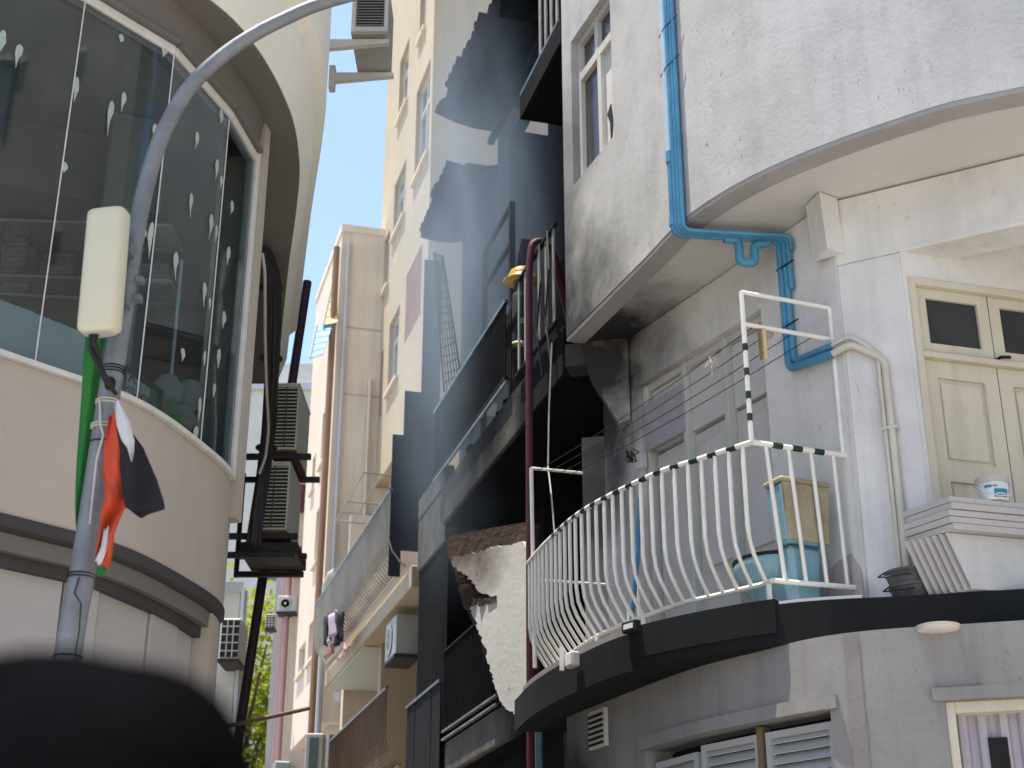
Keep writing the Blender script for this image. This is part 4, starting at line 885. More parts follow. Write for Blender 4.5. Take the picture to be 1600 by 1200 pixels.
# ------------------------------------------------------------------ white balcony railing of the corner building
TR = Plan([(.13, 11.2), (.27, 10.6), (.51, 9.83), (.92, 9.08), (1.19, 8.77), (1.49, 8.45)], 8)   # top rail
ZR, ZQ = 4.66, 3.8
rl = thing('white_bowed_railing', 'white bowed balcony railing with dark green bands, on the black slab', 'railing', (1.2, 8.9, 3.6))
def barpath(a, off_in=.15):
    return [TR.pt(a, ZR, 0), TR.pt(a, 4.14, 0), TR.pt(a, 4.04, -.012), TR.pt(a, 3.96, -.045), TR.pt(a, 3.88, -.095), TR.pt(a, ZQ, -off_in)]
nb = 28
for i in range(nb):
    a = TR.s[-1] * (i + .5) / nb; a = TR.s[-1] * (1 - (1 - (i + .35) / nb))
    build('bar', MB().tube(barpath(a), .0135, 6), M['whitepaint'], rl, smooth=True)
build('top_rail', MB().tube([TR.pt(a, ZR) for a in TR.s], .019, 8), M['whitepaint'], rl, smooth=True)
c0 = TR.pt(TR.s[-1], ZR); c1 = Vector((2.16, 8.71, ZR)); q0 = Vector((1.575, 8.535, ZQ)); q1 = Vector((2.17, 8.72, ZQ))
build('bottom_rail', MB().tube([TR.pt(a, ZQ, -.15) for a in TR.s[:-2]] + [q0], .017, 8), M['whitepaint'], rl, smooth=True)
build('top_rail', MB().tube([c0, c1], .019, 8), M['whitepaint'], rl, smooth=True)
build('bottom_rail', MB().tube([q0, q1], .017, 8), M['whitepaint'], rl, smooth=True)
build('wall_bracket', MB().box(c1, (.07, .06, .10), R(20)), M['creampipe'], rl, bevel=.01)
build('wall_bracket', MB().box(q1, (.07, .06, .08), R(20)), M['creampipe'], rl, bevel=.01)
for i in range(4):
    t = (i + .6) / 4.4
    build('bar', MB().tube([c0.lerp(c1, t), q0.lerp(q1, t)], .0135, 6), M['whitepaint'], rl, smooth=True)
i = 0; a = TR.s[-1] - .12
while a > .8:
    build('green_band', MB().tube([TR.pt(a, ZR), TR.pt(a - .035, ZR), TR.pt(a - .07, ZR)], .0205, 8), M['greenpaint'], rl, smooth=True); a -= .155
for t in (.20, .40, .62): build('green_band', MB().tube([c0.lerp(c1, t), c0.lerp(c1, t + .10)], .0205, 8), M['greenpaint'], rl, smooth=True)
# drying frame standing on the railing
ZD, ZD2 = 5.70, 5.47
for b, m in ((c0, 1), (c1 + Vector((-.05, -.02, 0)), 0)):
    build('post', MB().tube([b, Vector((b.x, b.y, ZD))], .016, 8), M['whitepaint'], rl, smooth=True)
    if m:
        for z in (4.80, 4.95, 5.11, 5.28): build('green_band', MB().tube([Vector((b.x, b.y, z)), Vector((b.x, b.y, z + .05))], .0175, 8), M['greenpaint'], rl, smooth=True)
cc1 = c1 + Vector((-.05, -.02, 0))
for z, e in ((ZD, 0), (ZD2, .06)): build('cross_bar', MB().tube([Vector((c0.x, c0.y, z)), Vector((cc1.x, cc1.y, z)) + (cc1 - c0).normalized() * e], .015, 8), M['whitepaint'], rl, smooth=True)
pl = TR.pt(.12, ZR); pr_ = pl + Vector((.42, .12, 0))
build('post', MB().tube([TR.pt(.12, ZQ, -.02), Vector((pl.x, pl.y, 5.42))], .016, 8), M['whitepaint'], rl, smooth=True)
build('cross_bar', MB().tube([Vector((pl.x, pl.y, 5.42)), Vector((pr_.x, pr_.y, 5.42))], .013, 8), M['whitepaint'], rl, smooth=True)
build('mid_rail', MB().tube([TR.pt(.10, 4.5, -.02), TR.pt(.10, 4.5, -.02) + Vector((.75, .2, 0))], .011, 6), M['whitepaint'], rl)
for a in (.45, 1.3, 1.95, TR.s[-1] - .05): build('foot', MB().tube([TR.pt(a, 3.62, -.14), TR.pt(a, ZQ, -.14)], .018, 8), M['whitepaint'], rl)
for i in range(4):
    t = .12 + .22 * i
    a_ = Vector((c0.x, c0.y, ZD2)).lerp(Vector((cc1.x, cc1.y, ZD2)), t); b_ = Vector((pl.x, pl.y, 5.40)).lerp(Vector((pr_.x, pr_.y, 5.40)), t)
    mid = a_.lerp(b_, .5) - Vector((0, 0, .03))
    tag(build('clothes_line', MB().tube([a_, a_.lerp(b_, .25) - Vector((0, 0, .022)), mid, a_.lerp(b_, .75) - Vector((0, 0, .022)), b_], .0028, 4), M['wire'], base=a_), ('outermost', 'second outermost', 'second innermost', 'innermost')[i] + ' thin clothes line strung along the white bowed balcony', 'clothes line', 'clothes lines over the white balcony')
def knot(px, py, Y, m, lab, seed, n=26, sz=.04):
    r_ = random.Random(seed); c_ = atY(px, py, Y); mb = MB()
    for k in range(n):
        p = c_ + Vector((r_.gauss(0, sz * .35), r_.gauss(0, sz * .2), r_.gauss(0, sz * .5)))
        mb.tube([p, p + Vector((r_.gauss(0, sz * .5), r_.gauss(0, sz * .3), -sz * .8)), p + Vector((r_.gauss(0, sz * .5), 0, -sz * 1.6))], .004, 5)
    tag(build('rope_knot', mb, M[m], base=c_), lab, 'rope')
knot(1114, 560, 9.0, 'rope', 'pale rope tangle on the clothes line before the grey doors', 2)
knot(1200, 515, 8.55, 'rope', 'grey rope tangle tied to the drying frame cross bar', 5)
knot(985, 705, 10.3, 'wire', 'dark wire tangle on the white end pier', 8)
p = Vector((c0.x, c0.y, ZD2)).lerp(Vector((cc1.x, cc1.y, ZD2)), .17)
st = thing('hanging_straps', 'ochre straps hanging from the drying frame cross bar', 'straps', p)
for q, m in ((0, 'wood'), (.03, 'ylwpanel')): build('strap', MB().box(p + Vector((q, 0, -.12)), (.022, .008, .22), .3), M[m], st)

# ------------------------------------------------------------------ blue pipes
pp = thing('pvc_pipes', 'bundle of blue pvc pipes down the white wall, ending in cream pipes', 'pipes', (1.2, 8.9, 6.4))
ua = U.hit(1052, 200)[0]
def fil(path, r=.05, k=4):
    """round the corners of a polyline"""
    P = [Vector(p) for p in path]; out = [P[0]]
    for a, b, c in zip(P, P[1:], P[2:]):
        d1, d2 = (a - b), (c - b); q = min(r, d1.length * .45, d2.length * .45); d1.normalize(); d2.normalize()
        for i in range(k + 1):
            t = i / k; out.append((b + d1 * q * (1 - t)).lerp(b + d2 * q * t, t))
    out.append(P[-1]); return out
wz = ZU - .09
wa, _ = W1.hit(1228, 420)
zb = W1.hit(1238, 580)[1]; zE = W1.hit(1300, 561)[1]
spec_ = [(0, .029, 'blue', 0), (.060, .022, 'blue', 1), (.112, .019, 'blue', 1), (.155, .015, 'blue', 1)]
for k, (dx_, r_, m, short) in enumerate(spec_):
    a = ua + dx_ * .75; o = .035
    top = U.pt(a, 13.1, o); bot = U.pt(a, wz - .01 * k, o)
    wp = W1.pt(wa + dx_ * .8, wz - .01 * k, .04)
    zz = zb + .035 * k
    path = [Vector((top.x, top.y, 7.05)) if k == 0 else top, bot, wp, W1.pt(wa + dx_ * .8, zz, .04)]
    if k in (0, 1):
        path += [W1.pt(W1L - .05, zE + (0 if k == 0 else .06), .05)]
    else: path[-1] = W1.pt(wa + dx_ * .8, zz + .25 * k, .04)
    build('blue_pipe', MB().tube(fil(path, .06), r_, 10), M['blue'], pp, smooth=True)
    if k == 0:
        build('pale_pipe', MB().tube([Vector((top.x, top.y, 7.0)), top], r_ * 1.02, 10), M['paleblue'], pp, smooth=True)
        build('pipe_collar', MB().tube([Vector((top.x, top.y, 6.98)), Vector((top.x, top.y, 7.07))], r_ * 1.25, 10), M['blue'], pp, smooth=True)
        build('pipe_collar', MB().tube([bot + Vector((0, 0, .06)), bot + Vector((0, 0, .13))], r_ * 1.2, 10), M['blue'], pp, smooth=True)
        mid = bot.lerp(wp, .68)
        d = (wp - bot).normalized()
        tr = [mid - d * .16 - Vector((0, 0, .02)), mid - d * .055 - Vector((0, 0, .02)), mid - d * .055 - Vector((0, 0, .2)), mid + d * .055 - Vector((0, 0, .2)), mid + d * .055 - Vector((0, 0, .05)), mid + d * .17 - Vector((0, 0, .03))]
        build('pipe_trap', MB().tube(fil(tr, .04), r_ * 1.1, 10), M['blue'], pp, smooth=True)
    for zc in (zb + .3, zb + .75):
        build('wire_tie', MB().wbox(W1, wa - .03, wa + .16, zc, zc + .008, .06, .068), M['wire'], pp) if k == 0 else None
for z in (8.1, 7.75): build('wire_tie', MB().tube([U.pt(ua - .06, z, .05), U.pt(ua + .05, z + .01, .07), U.pt(ua + .17, z + .06, .03)], .004, 5), M['wire'], pp)
for k in range(2):
    r_ = .024 if k == 0 else .015
    s0 = W1.pt(W1L - .05, zE + (0 if k == 0 else .06), .05)
    h = WB.hit(1383 - 12 * k, 575 - 20 * k, .035)
    path = [s0, WB.pt(.06, s0.z + .03, .05), WB.pt(h[0] - .0, WB.hit(1380, 566)[1] + .06 * k, .035), WB.pt(h[0], 3.64, .035)]
    build('cream_pipe', MB().tube(fil(path, .05), r_, 10), M['creampipe'], pp, smooth=True)
build('pipe_clip', MB().wbox(WB, h[0] - .02, h[0] + .08, 4.75, 4.77, .002, .06), M['creampipe'], pp)

# ------------------------------------------------------------------ things on the slab
# toilet
f_ = Vector((-.42, .9075, 0)); r_ = Vector((.9075, .42, 0)); tc = Vector((1.80, 8.70, 0))
toil = thing('toilet', 'old pale blue toilet with grimy cistern left behind the white railing', 'toilet', (1.7, 8.85, 3.625))
def tb(c, w0, d0, w1_, d1_, z0, z1):
    P = []
    for w_, d_, z in ((w0, d0, z0), (w1_, d1_, z1)):
        P += [Vector((c.x, c.y, z)) + r_ * sx * w_ / 2 + f_ * sy * d_ / 2 for sx, sy in ((-1, -1), (1, -1), (1, 1), (-1, 1))]
    return MB().hexa(P)
build('cistern', tb(tc, .30, .15, .37, .18, 4.06, 4.44), M['toiletblue'], toil, bevel=.02)
build('cistern_back', tb(tc - f_ * .082, .285, .012, .352, .024, 4.07, 4.436), M['toiletgrime'], toil)
build('cistern_lid', tb(tc, .385, .20, .385, .20, 4.441, 4.475), M['toiletgrime'], toil, bevel=.012)
bc = tc + f_ * .30 - r_ * .06
Mb = Matrix.Translation(Vector((bc.x, bc.y, 3.63))) @ Matrix(((r_.x, f_.x, 0, 0), (r_.y, f_.y, 0, 0), (0, 0, 1, 0), (0, 0, 0, 1)))
build('bowl', MB().lathe(None, [(.11, 0), (.115, .05), (.10, .12), (.105, .17), (.15, .24), (.185, .32), (.195, .37), (.19, .39), (.14, .385), (.12, .30)], 22, 1.0, 1.28, Mb), M['toiletblue'], toil, smooth=True)
build('seat', MB().lathe(None, [(.13, .392), (.198, .392), (.20, .41), (.13, .412)], 22, 1.0, 1.28, Mb), M['black'], toil, smooth=True)
pd = tc + f_ * .12
build('pedestal', tb(pd, .2, .3, .26, .34, 3.63, 4.055), M['toiletblue'], toil, bevel=.03)
tag(build('blue_hose_coil', MB().tube([W1.pt(.25, 5.0, .12), W1.pt(.22, 4.5, .15), W1.pt(.15, 4.0, .18), W1.pt(.05, 3.63, .25)], .02, 8), M['blue'], base=W1.pt(.2, 3.63, .2), smooth=True), 'blue pipe length leaning by the white end pier', 'pipe')
# rubber buckets
bx = atZ(1443, 926, 3.63); bx = Vector((bx.x, bx.y + .16, 3.602))
for k, (dz, rr, dx_) in enumerate(((0, .150, 0), (.085, .158, -.012), (.16, .118, .0))):
    b = bx + Vector((dx_, 0, dz))
    t = thing('rubber_bucket', ('lowest cement-caked black bucket of the small stack on the slab', 'middle black bucket of the stack, with its wire handle out', 'small black tray topping the bucket stack')[k], 'bucket', b, 'black buckets stacked on the slab')
    hh = (.105, .105, .03)[k]
    build('body', MB().lathe(b, [(rr * .78, 0), (rr * .95, hh * .82), (rr * 1.0, hh * .84), (rr * 1.02, hh), (rr * .95, hh), (rr * .8, hh * .3)], 22), M['bucketblack'], t, smooth=True)
    if k < 2: build('handle', MB().tube([b + Vector((-rr, 0, hh)), b + Vector((-rr * 1.35, -.05, hh * .6)), b + Vector((-rr * 1.2, -.12, hh * .45)), b + Vector((-rr * .3, -rr, hh * .55))], .005, 5), M['wire'], t)
# leaning sheets and stacked boards
e1 = Vector((.46, .13, 0)).normalized(); e2 = Vector((-.145, .23, 0)).normalized()
c_ = Vector((2.51, 7.90, 0)); 
NL = 7
for k in range(NL):
    o = c_ + e2 * (.06 + .038 * k) - e1 * (.0 + .012 * k)
    P_ = [o + e1 * .13 + Vector((0, 0, 3.604)), o + e1 * 1.25 + Vector((0, 0, 3.604)), o + e1 * 1.15 + Vector((0, 0, 3.925)), o + Vector((0, 0, 3.925))]
    lab = 'front pale panel sheet of the leaning pack under the stacked boards' if k == 0 else ('rearmost panel sheet of the leaning pack by the pilaster' if k == NL - 1 else ('second', 'third', 'fourth', 'fifth', 'sixth')[k - 1] + ' grey panel sheet of the leaning pack, counted from the front')
    tag(build('leaning_sheet', MB().prism(P_, e2 * .014), M['board2' if k == 0 else 'board'], base=P_[0], bevel=.002), lab, 'sheet', 'panel sheets leaning under the boards')
for k in range(5):
    z = 3.928 + k * .041
    o = c_ + e1 * random.uniform(-.02, .02) + e2 * random.uniform(-.01, .012); rot = random.uniform(-.01, .012)
    P_ = [o + Vector((0, 0, z)), o + e1 * 1.3 + Vector((0, 0, z)), o + e1 * 1.3 + e2 * .36 + Vector((0, 0, z)), o + e2 * .36 + Vector((0, 0, z))]
    lab = ('lowest', 'second lowest', 'middle', 'second highest', 'topmost')[k] + ' grey board of the flat stack below the white tub'
    tag(build('stacked_board', MB().prism(P_, (0, 0, .037)), M['board'], base=P_[0], bevel=.003), lab, 'board', 'grey boards stacked flat')
ztop = 3.928 + 5 * .041
tu = atZ(1561, 779, ztop); tu = Vector((tu.x, tu.y + .08, ztop))
t = thing('paint_tub', 'white plastic tub with blue label on the stacked boards', 'tub', tu)
build('body', MB().lathe(tu, [(.078, 0), (.093, .125)], 24), M['bucketwhite'], t, smooth=True)
build('lid', MB().lathe(tu + Vector((0, 0, .1255)), [(.098, -.02), (.10, .0), (.10, .018), (.09, .022)], 24), M['board'], t, smooth=True)
def arcpatch(c, r0, r1, z0, z1, t0, t1, m, parent, name):
    v, f = [], []
    for i in range(9):
        t = R(t0 + (t1 - t0) * i / 8)
        v += [c + Vector((r0 * math.cos(t), r0 * math.sin(t), z0)), c + Vector((r1 * math.cos(t), r1 * math.sin(t), z1))]
    for i in range(8): f.append((2 * i, 2 * i + 2, 2 * i + 3, 2 * i + 1))
    build(name, MB().add(v, f), m, parent, solid=.001)
arcpatch(tu, .0815, .0895, .012, .06, -105, -50, M['bucketblue'], t, 'printed_label')
arcpatch(tu, .0895, .0925, .07, .085, -140, -112, M['bucketblue'], t, 'printed_label')
arcpatch(tu, .0895, .0920, .072, .082, -108, -92, M['blue'], t, 'printed_label')
arcpatch(tu, .0852, .0858, .030, .036, -98, -60, M['bucketwhite'], t, 'printed_line')
build('handle', MB().tube([tu + Vector((-.098, 0, .1)), tu + Vector((-.08, -.06, .05)), tu + Vector((0, -.1, .012)), tu + Vector((.08, -.06, .03)), tu + Vector((.1, 0, .1))], .004, 5), M['bucketwhite'], t)
p = c_ + e1 * .98
tag(build('cord', MB().tube([p + Vector((0, -.01, ztop + .003)), p + Vector((.0, -.03, 3.98)), p + Vector((.02, -.03, 3.8)), p + Vector((.01, -.07, 3.62))], .004, 5), M['rope'], base=p), 'pale cord hanging over the stacked boards', 'cord')
# lamp, floodlight and boxes on the slab edge
p = atZ(1465, 978, 3.36)
lm = thing('ceiling_lamp', 'round opal lamp under the black slab edge', 'lamp', p)
build('cover', MB().lathe(p, [(.03, -.04), (.10, -.032), (.115, -.018), (.115, 0)], 24), M['lampglass'], lm, smooth=True)
build('rim', MB().lathe(p, [(.118, -.014), (.122, -.002)], 24), M['creampipe'], lm, smooth=True)
a = SL.hit(905, 1025)[0]
p = SL.pt(a, 3.56, .05)
fl_ = thing('floodlight', 'small grey floodlight fixed to the black slab edge', 'floodlight', p)
d_ = SL.at(a)[1].to_3d()
build('housing', MB().box(p, (.13, .06, .10), math.atan2(d_.y, d_.x) + R(90)), M['acgrey'], fl_, bevel=.01)
build('lens', MB().box(p + d_ * .032, (.10, .006, .07), math.atan2(d_.y, d_.x) + R(90)), M['lampglass'], fl_)
build('bracket', MB().box(p + Vector((-.07, .05, .02)), (.03, .03, .16), 0), M['whitepaint'], fl_)
a = SL.hit(992, 975)[0]; p = SL.pt(a, 3.63, .03)
jb_ = thing('junction_box', 'small black box with white label on the slab edge', 'box', p)
d_ = SL.at(a)[1].to_3d()
build('case', MB().box(p, (.14, .05, .07), math.atan2(d_.y, d_.x) + R(90)), M['black'], jb_, bevel=.006)
build('label_plate', MB().box(p + d_ * .027, (.09, .003, .032), math.atan2(d_.y, d_.x) + R(90)), M['bucketwhite'], jb_)

# ------------------------------------------------------------------ hose and firefighter
h = L.hit(827, 600, .16); hp = L.pt(h[0], 0, .16)
ins_ = L.pt(h[0] - .02, 7.6, -.35)
path = [Vector((hp.x, hp.y, .03)), Vector((hp.x, hp.y, 2)), Vector((hp.x - .004, hp.y, 4)), Vector((hp.x, hp.y, 6)), Vector((hp.x + .004, hp.y, 7.5)), L.pt(h[0] - .01, 7.74, .13), L.pt(h[0] + .02, 7.80, .03), L.pt(h[0] + .1, 7.76, -.1), L.pt(h[0] + .16, 7.3, -.22), L.pt(h[0] + .2, 6.80, -.35)]
tag(build('fire_hose', MB().tube(fil(path, .1), .033, 10), M['hose'], base=(hp.x, hp.y, 0), smooth=True), 'maroon fire hose hanging from the burnt balcony to the street', 'hose')
p = L.pt(.35, 0, .1)
tag(build('dangling_cable', MB().tube([L.pt(.05, 6.6, .07), L.pt(.12, 6.0, .08), L.pt(.1, 5.5, .1), L.pt(-.05, 5.2, .12), L.pt(-.15, 4.7, .12)], .007, 5), M['rope'], base=L.pt(.1, 4.7, .1)), 'thin pale cable dangling below the flat-bar railing', 'cable')
def person(name, label, base, face, joints, edges, m, scale=1):
    """one continuous skinned body: joints {name: (x, y, z, radius)}, x to the figure's left, y forward"""
    me = bpy.data.meshes.new(name + '_body'); names = list(joints); idx = {n: i for i, n in enumerate(names)}
    me.from_pydata([Vector(joints[n][:3]) * scale for n in names], [(idx[a], idx[b]) for a, b in edges], [])
    root = thing(name, label, 'person', base); root.rotation_euler = (0, 0, face)
    o = bpy.data.objects.new('body', me); C.objects.link(o); o.parent = root
    md = o.modifiers.new('skin', 'SKIN'); md.use_smooth_shade = True
    for i, n in enumerate(names):
        r = joints[n][3] * scale; rx = joints[n][4] * scale if len(joints[n]) > 4 else r
        me.skin_vertices[0].data[i].radius = (rx, r)
        me.skin_vertices[0].data[i].use_root = (n == 'pelvis')
    o.modifiers.new('sub', 'SUBSURF').levels = 2; o.modifiers['sub'].render_levels = 2
    me.materials.append(m); return root, o
def std_joints(H):
    k = H / 1.7
    J = {'pelvis': (0, 0, .93, .13, .16), 'waist': (0, .0, 1.08, .11, .14), 'chest': (0, .0, 1.27, .12, .17), 'neckbase': (0, -.01, 1.42, .07, .09), 'neck': (0, 0, 1.48, .055), 'headlow': (0, .02, 1.56, .075), 'head': (0, .01, 1.63, .09), 'headtop': (0, 0, 1.67, .06)}
    E_ = [('pelvis', 'waist'), ('waist', 'chest'), ('chest', 'neckbase'), ('neckbase', 'neck'), ('neck', 'headlow'), ('headlow', 'head'), ('head', 'headtop')]
    for s_, n in ((1, 'l'), (-1, 'r')):
        J.update({n + 'sh': (.18 * s_, 0, 1.38, .06), n + 'el': (.24 * s_, -.02, 1.12, .045), n + 'wr': (.23 * s_, .10, .92, .032), n + 'pa': (.22 * s_, .15, .85, .035),
                  n + 'hip': (.09 * s_, 0, .86, .085), n + 'kn': (.10 * s_, .02, .48, .06), n + 'an': (.10 * s_, -.02, .09, .042), n + 'toe': (.11 * s_, .14, .035, .035)})
        E_ += [('neckbase', n + 'sh'), (n + 'sh', n + 'el'), (n + 'el', n + 'wr'), (n + 'wr', n + 'pa'), ('pelvis', n + 'hip'), (n + 'hip', n + 'kn'), (n + 'kn', n + 'an'), (n + 'an', n + 'toe')]
        for q in range(4):
            a = (.22 * s_ + (q - 1.5) * .016 * s_, .17, .80, .011); J[n + 'f%d' % q] = a; J[n + 'g%d' % q] = (a[0] - .01 * s_, .17 + .012, .755 + .006 * abs(q - 1.5), .009)
            E_ += [(n + 'pa', n + 'f%d' % q), (n + 'f%d' % q, n + 'g%d' % q)]
        J[n + 'th'] = (.185 * s_, .17, .83, .011); E_.append((n + 'pa', n + 'th'))
    return {n: tuple(v * k for v in q) for n, q in J.items()}, E_
fp = atY(815, 466, 13.5)
J, E_ = std_joints(1.66)
ff_, body = person('person', 'firefighter in yellow helmet and dark coat behind the pale flat-bar railing', (fp.x, fp.y, 6.742), R(75), J, E_, M['firesuit'])
def rel(mb, name, m, root, smooth=True):
    me = bpy.data.meshes.new(name); me.from_pydata(mb.v, [], mb.f); me.materials.append(m)
    for p in me.polygons: p.use_smooth = smooth
    o = bpy.data.objects.new(name, me); C.objects.link(o); o.parent = root; return o
hm = rel(MB().lathe((0, .0, 1.585), [(.165, 0), (.17, .012), (.125, .025), (.122, .08), (.10, .13), (.06, .16), (.012, .172)], 20, 1, 1.15), 'helmet', M['yellow'], ff_)
rel(MB().box((0, 0, 1.735), (.02, .22, .03)), 'helmet_ridge', M['yellow'], hm, False)
for z, r in ((1.05, .165), (.78, .19)): rel(MB().lathe((0, 0, z), [(r, 0), (r + .006, .025), (r, .05)], 18, 1, .8), 'reflective_band', M['reflective'], ff_)
# foreground onlooker: only the dark hair rises into the frame, out of focus
hc = atY(112, 1240, .74)
J, E_ = std_joints(1.66)
fg, body = person('person', 'onlooker with short black hair seen from behind, blurred in front', (hc.x, hc.y, 0), R(2), J, E_, M['shirt'])
fg.location.z = 0
topz = atY(190, 1036, .74).z
rs = random.Random(3)
hv = MB(); nU, nV = 36, 18
zc = topz - .112
for j in range(nV + 1):
    th = math.pi * .72 * j / nV
    for i in range(nU):
        ph = 2 * math.pi * i / nU; b_ = 1 + .02 * math.sin(ph * 3 + j * .3) * math.sin(th * 3)
        hv.v.append(Vector((.100 * math.copysign(abs(math.sin(th) * math.cos(ph)) ** .8, math.cos(ph)) * b_, .112 * math.sin(th) * math.sin(ph) * b_ - .012, zc + .112 * math.copysign(abs(math.cos(th)) ** .75, math.cos(th)) * b_)))
for j in range(nV):
    for i in range(nU): a = j * nU + i; b_ = j * nU + (i + 1) % nU; hv.f.append((a, b_, b_ + nU, a + nU))
hr = rel(hv, 'hair', M['hair'], fg)
face = MB().lathe(None, [(.02, -.115), (.05, -.10), (.072, -.05), (.078, 0), (.07, .05), (.03, .09)], 18, 1, 1.15, Matrix.Translation((0, .015, zc - .01)))
fc = rel(face, 'face', M['skin'], fg)
rel(MB().lathe(None, [(.004, .03), (.012, 0), (.016, -.02), (.006, -.028)], 10, 1, 1.3, Matrix.Translation((0, .105, zc - .02))), 'nose', M['skin'], fc)
for s_ in (-1, 1):
    rel(MB().lathe(None, [(.004, -.03), (.016, -.012), (.02, .012), (.008, .03)], 10, .5, 1, Matrix.Translation((.083 * s_, .0, zc - .02))), 'ear', M['skin'], fc)
    rel(MB().lathe(None, [(.002, -.008), (.011, 0), (.002, .008)], 10, 1, .6, Matrix.Translation((.032 * s_, .098, zc + .0))), 'eye', M['bucketwhite'], fc)
rel(MB().box((0, .098, zc - .058), (.045, .01, .01)), 'mouth', M['cloth3'], fc)

# ------------------------------------------------------------------ lamp post with antenna and flags
Yp = 5.2
pth = [(-1.640, Yp, 0), (-1.622, Yp, 1.4), (-1.603, Yp, 2.61), (-1.582, Yp, 2.97), (-1.563, Yp, 3.63), (-1.548, Yp, 3.96), (-1.534, Yp, 4.31), (-1.503, Yp, 4.64), (-1.455, Yp, 4.86), (-1.375, Yp, 5.05), (-1.27, Yp, 5.19), (-1.14, Yp, 5.31), (-.98, Yp, 5.415), (-.785, Yp, 5.51), (-.3, Yp, 5.66)]
rad = [.062, .056, .050, .048, .043, .041, .037, .035, .034, .033, .032, .031, .030, .029, .028]
pv = smooth_plan([(p[0], p[2]) for p in pth], 3); rr = [rad[min(i // 3, len(rad) - 1)] * (1 - (i % 3) / 3) + rad[min(i // 3 + 1, len(rad) - 1)] * (i % 3) / 3 for i in range(len(pv))]
lp = thing('lamp_post', 'grey galvanised lamp post curving over from the left', 'lamp post', (-1.64, Yp, 0))
build('pole', MB().tube([(p.x, Yp, p.y) for p in pv], rr, 18), M['galv'], lp, smooth=True)
build('base_plate', MB().box((-1.64, Yp, .015), (.25, .25, .03)), M['galv'], lp, bevel=.004)
build('lamp_head', MB().lathe(None, [(.03, -.1), (.09, -.06), (.10, .1), (.07, .35), (.02, .4)], 16, 1, .5, Matrix.Translation((-.25, Yp, 5.66)) @ Matrix.Rotation(R(85), 4, 'Y')), M['acgrey'], lp, smooth=True)
def onpole(z): 
    q = min(range(len(pv)), key=lambda i: abs(pv[i].y - z)); return Vector((pv[q].x, Yp, z)), rr[q]
for z in (4.13, 4.05):
    p, r = onpole(z); c = build('band_clamp', MB().lathe(p, [(r + .004, -.012), (r + .006, 0), (r + .004, .012)], 18), M['galv'], lp, smooth=True)
    build('clamp_bolt', MB().box(p + Vector((r + .015, -.01, 0)), (.03, .04, .022)), M['galv'], c)
for z, m, n_ in ((3.73, 'wire', 3), (3.60, 'rope', 2), (3.50, 'rope', 2), (3.44, 'wire', 1), (2.91, 'wire', 2), (2.62, 'wire', 1)):
    p, r = onpole(z)
    for k in range(n_): build('tie_wire', MB().lathe(p + Vector((0, 0, .012 * k)), [(r + .002, -.003), (r + .006, 0), (r + .002, .003)], 16), M[m], lp, smooth=True)
p, r = onpole(2.9)
build('loose_wire', MB().tube([p + Vector((.01, -r - .004, 0)), p + Vector((.0, -r - .006, -.06)), p + Vector((.03, -r - .01, -.1)), p + Vector((.035, -r - .01, -.2)), p + Vector((.03, -r - .01, -.28)), p + Vector((.04, -r - .01, -.33))], .003, 5), M['wire'], lp)
p, r = onpole(3.55)
build('loose_wire', MB().tube([p + Vector((-.02, -r - .004, .05)), p + Vector((.0, -r - .02, -.06)), p + Vector((.015, -r - .02, -.1)), p + Vector((-.0, -r - .02, -.2)), p + Vector((.0, -r - .01, -.45))], .004, 5), M['rope'], lp)
p, r = onpole(3.67); build('cable_hole', MB().lathe(None, [(.022, 0), (.022, .006)], 14, 1, 1.3, Matrix.Translation(p + Vector((.012, -r + .002, 0))) @ Matrix.Rotation(R(90), 4, 'X')), M['black'], lp)
t0, t1 = atY(172, 318, 5.06), atY(155, 517, 5.06)
an = thing('antenna_box', 'cream rounded antenna box mounted high on the lamp post', 'antenna', t1)
v = []
for k in range(24):
    t = 2 * math.pi * k / 24; c_, s_ = math.cos(t), math.sin(t)
    v.append(Vector((math.copysign(abs(c_) ** .45, c_) * .082, math.copysign(abs(s_) ** .45, s_) * .045, 0)))
rot = Matrix.Rotation(R(-12), 3, 'Z')
mb = MB(); o_ = []
for z, k in ((-.012, .72), (-.008, .80), (0, .94), (.012, 1.0), (.5, 1.0), (.515, .97), (.522, .88)):
    b_ = t1.lerp(t0, z / (t0 - t1).length); mb.v += [b_ + rot @ (q * k) for q in v]
for i in range(6):
    for k in range(24): a = i * 24 + k; b_ = i * 24 + (k + 1) % 24; mb.f.append((a, b_, b_ + 24, a + 24))
mb.f.append(tuple(range(24))[::-1]); mb.f.append(tuple(range(144, 168)))
build('cover', mb, M['antenna'], an, smooth=True)
build('base_cap', MB().lathe(None, [(.055, -.016), (.06, -.013)], 20, 1, .55, Matrix.Translation(t1) @ rot.to_4x4()), M['board'], an)
build('mount_arm', MB().box(t1.lerp(t0, .3) + Vector((.06, .08, 0)), (.05, .08, .05)), M['galv'], an)
build('mount_arm', MB().box(t1.lerp(t0, .7) + Vector((.06, .08, 0)), (.05, .08, .05)), M['galv'], an)
build('connector', MB().tube([t1 + Vector((-.01, 0, -.01)), t1 + Vector((-.015, 0, -.05)), t1 + Vector((.02, .05, -.16)), t1 + Vector((.05, .08, -.2))], .012, 8), M['wire'], an)
build('connector', MB().tube([t1 + Vector((-.03, 0, -.01)), t1 + Vector((-.025, 0, -.08)), t1 + Vector((.04, .02, -.2)), t1 + Vector((.07, .08, -.23))], .009, 8), M['wire'], an)
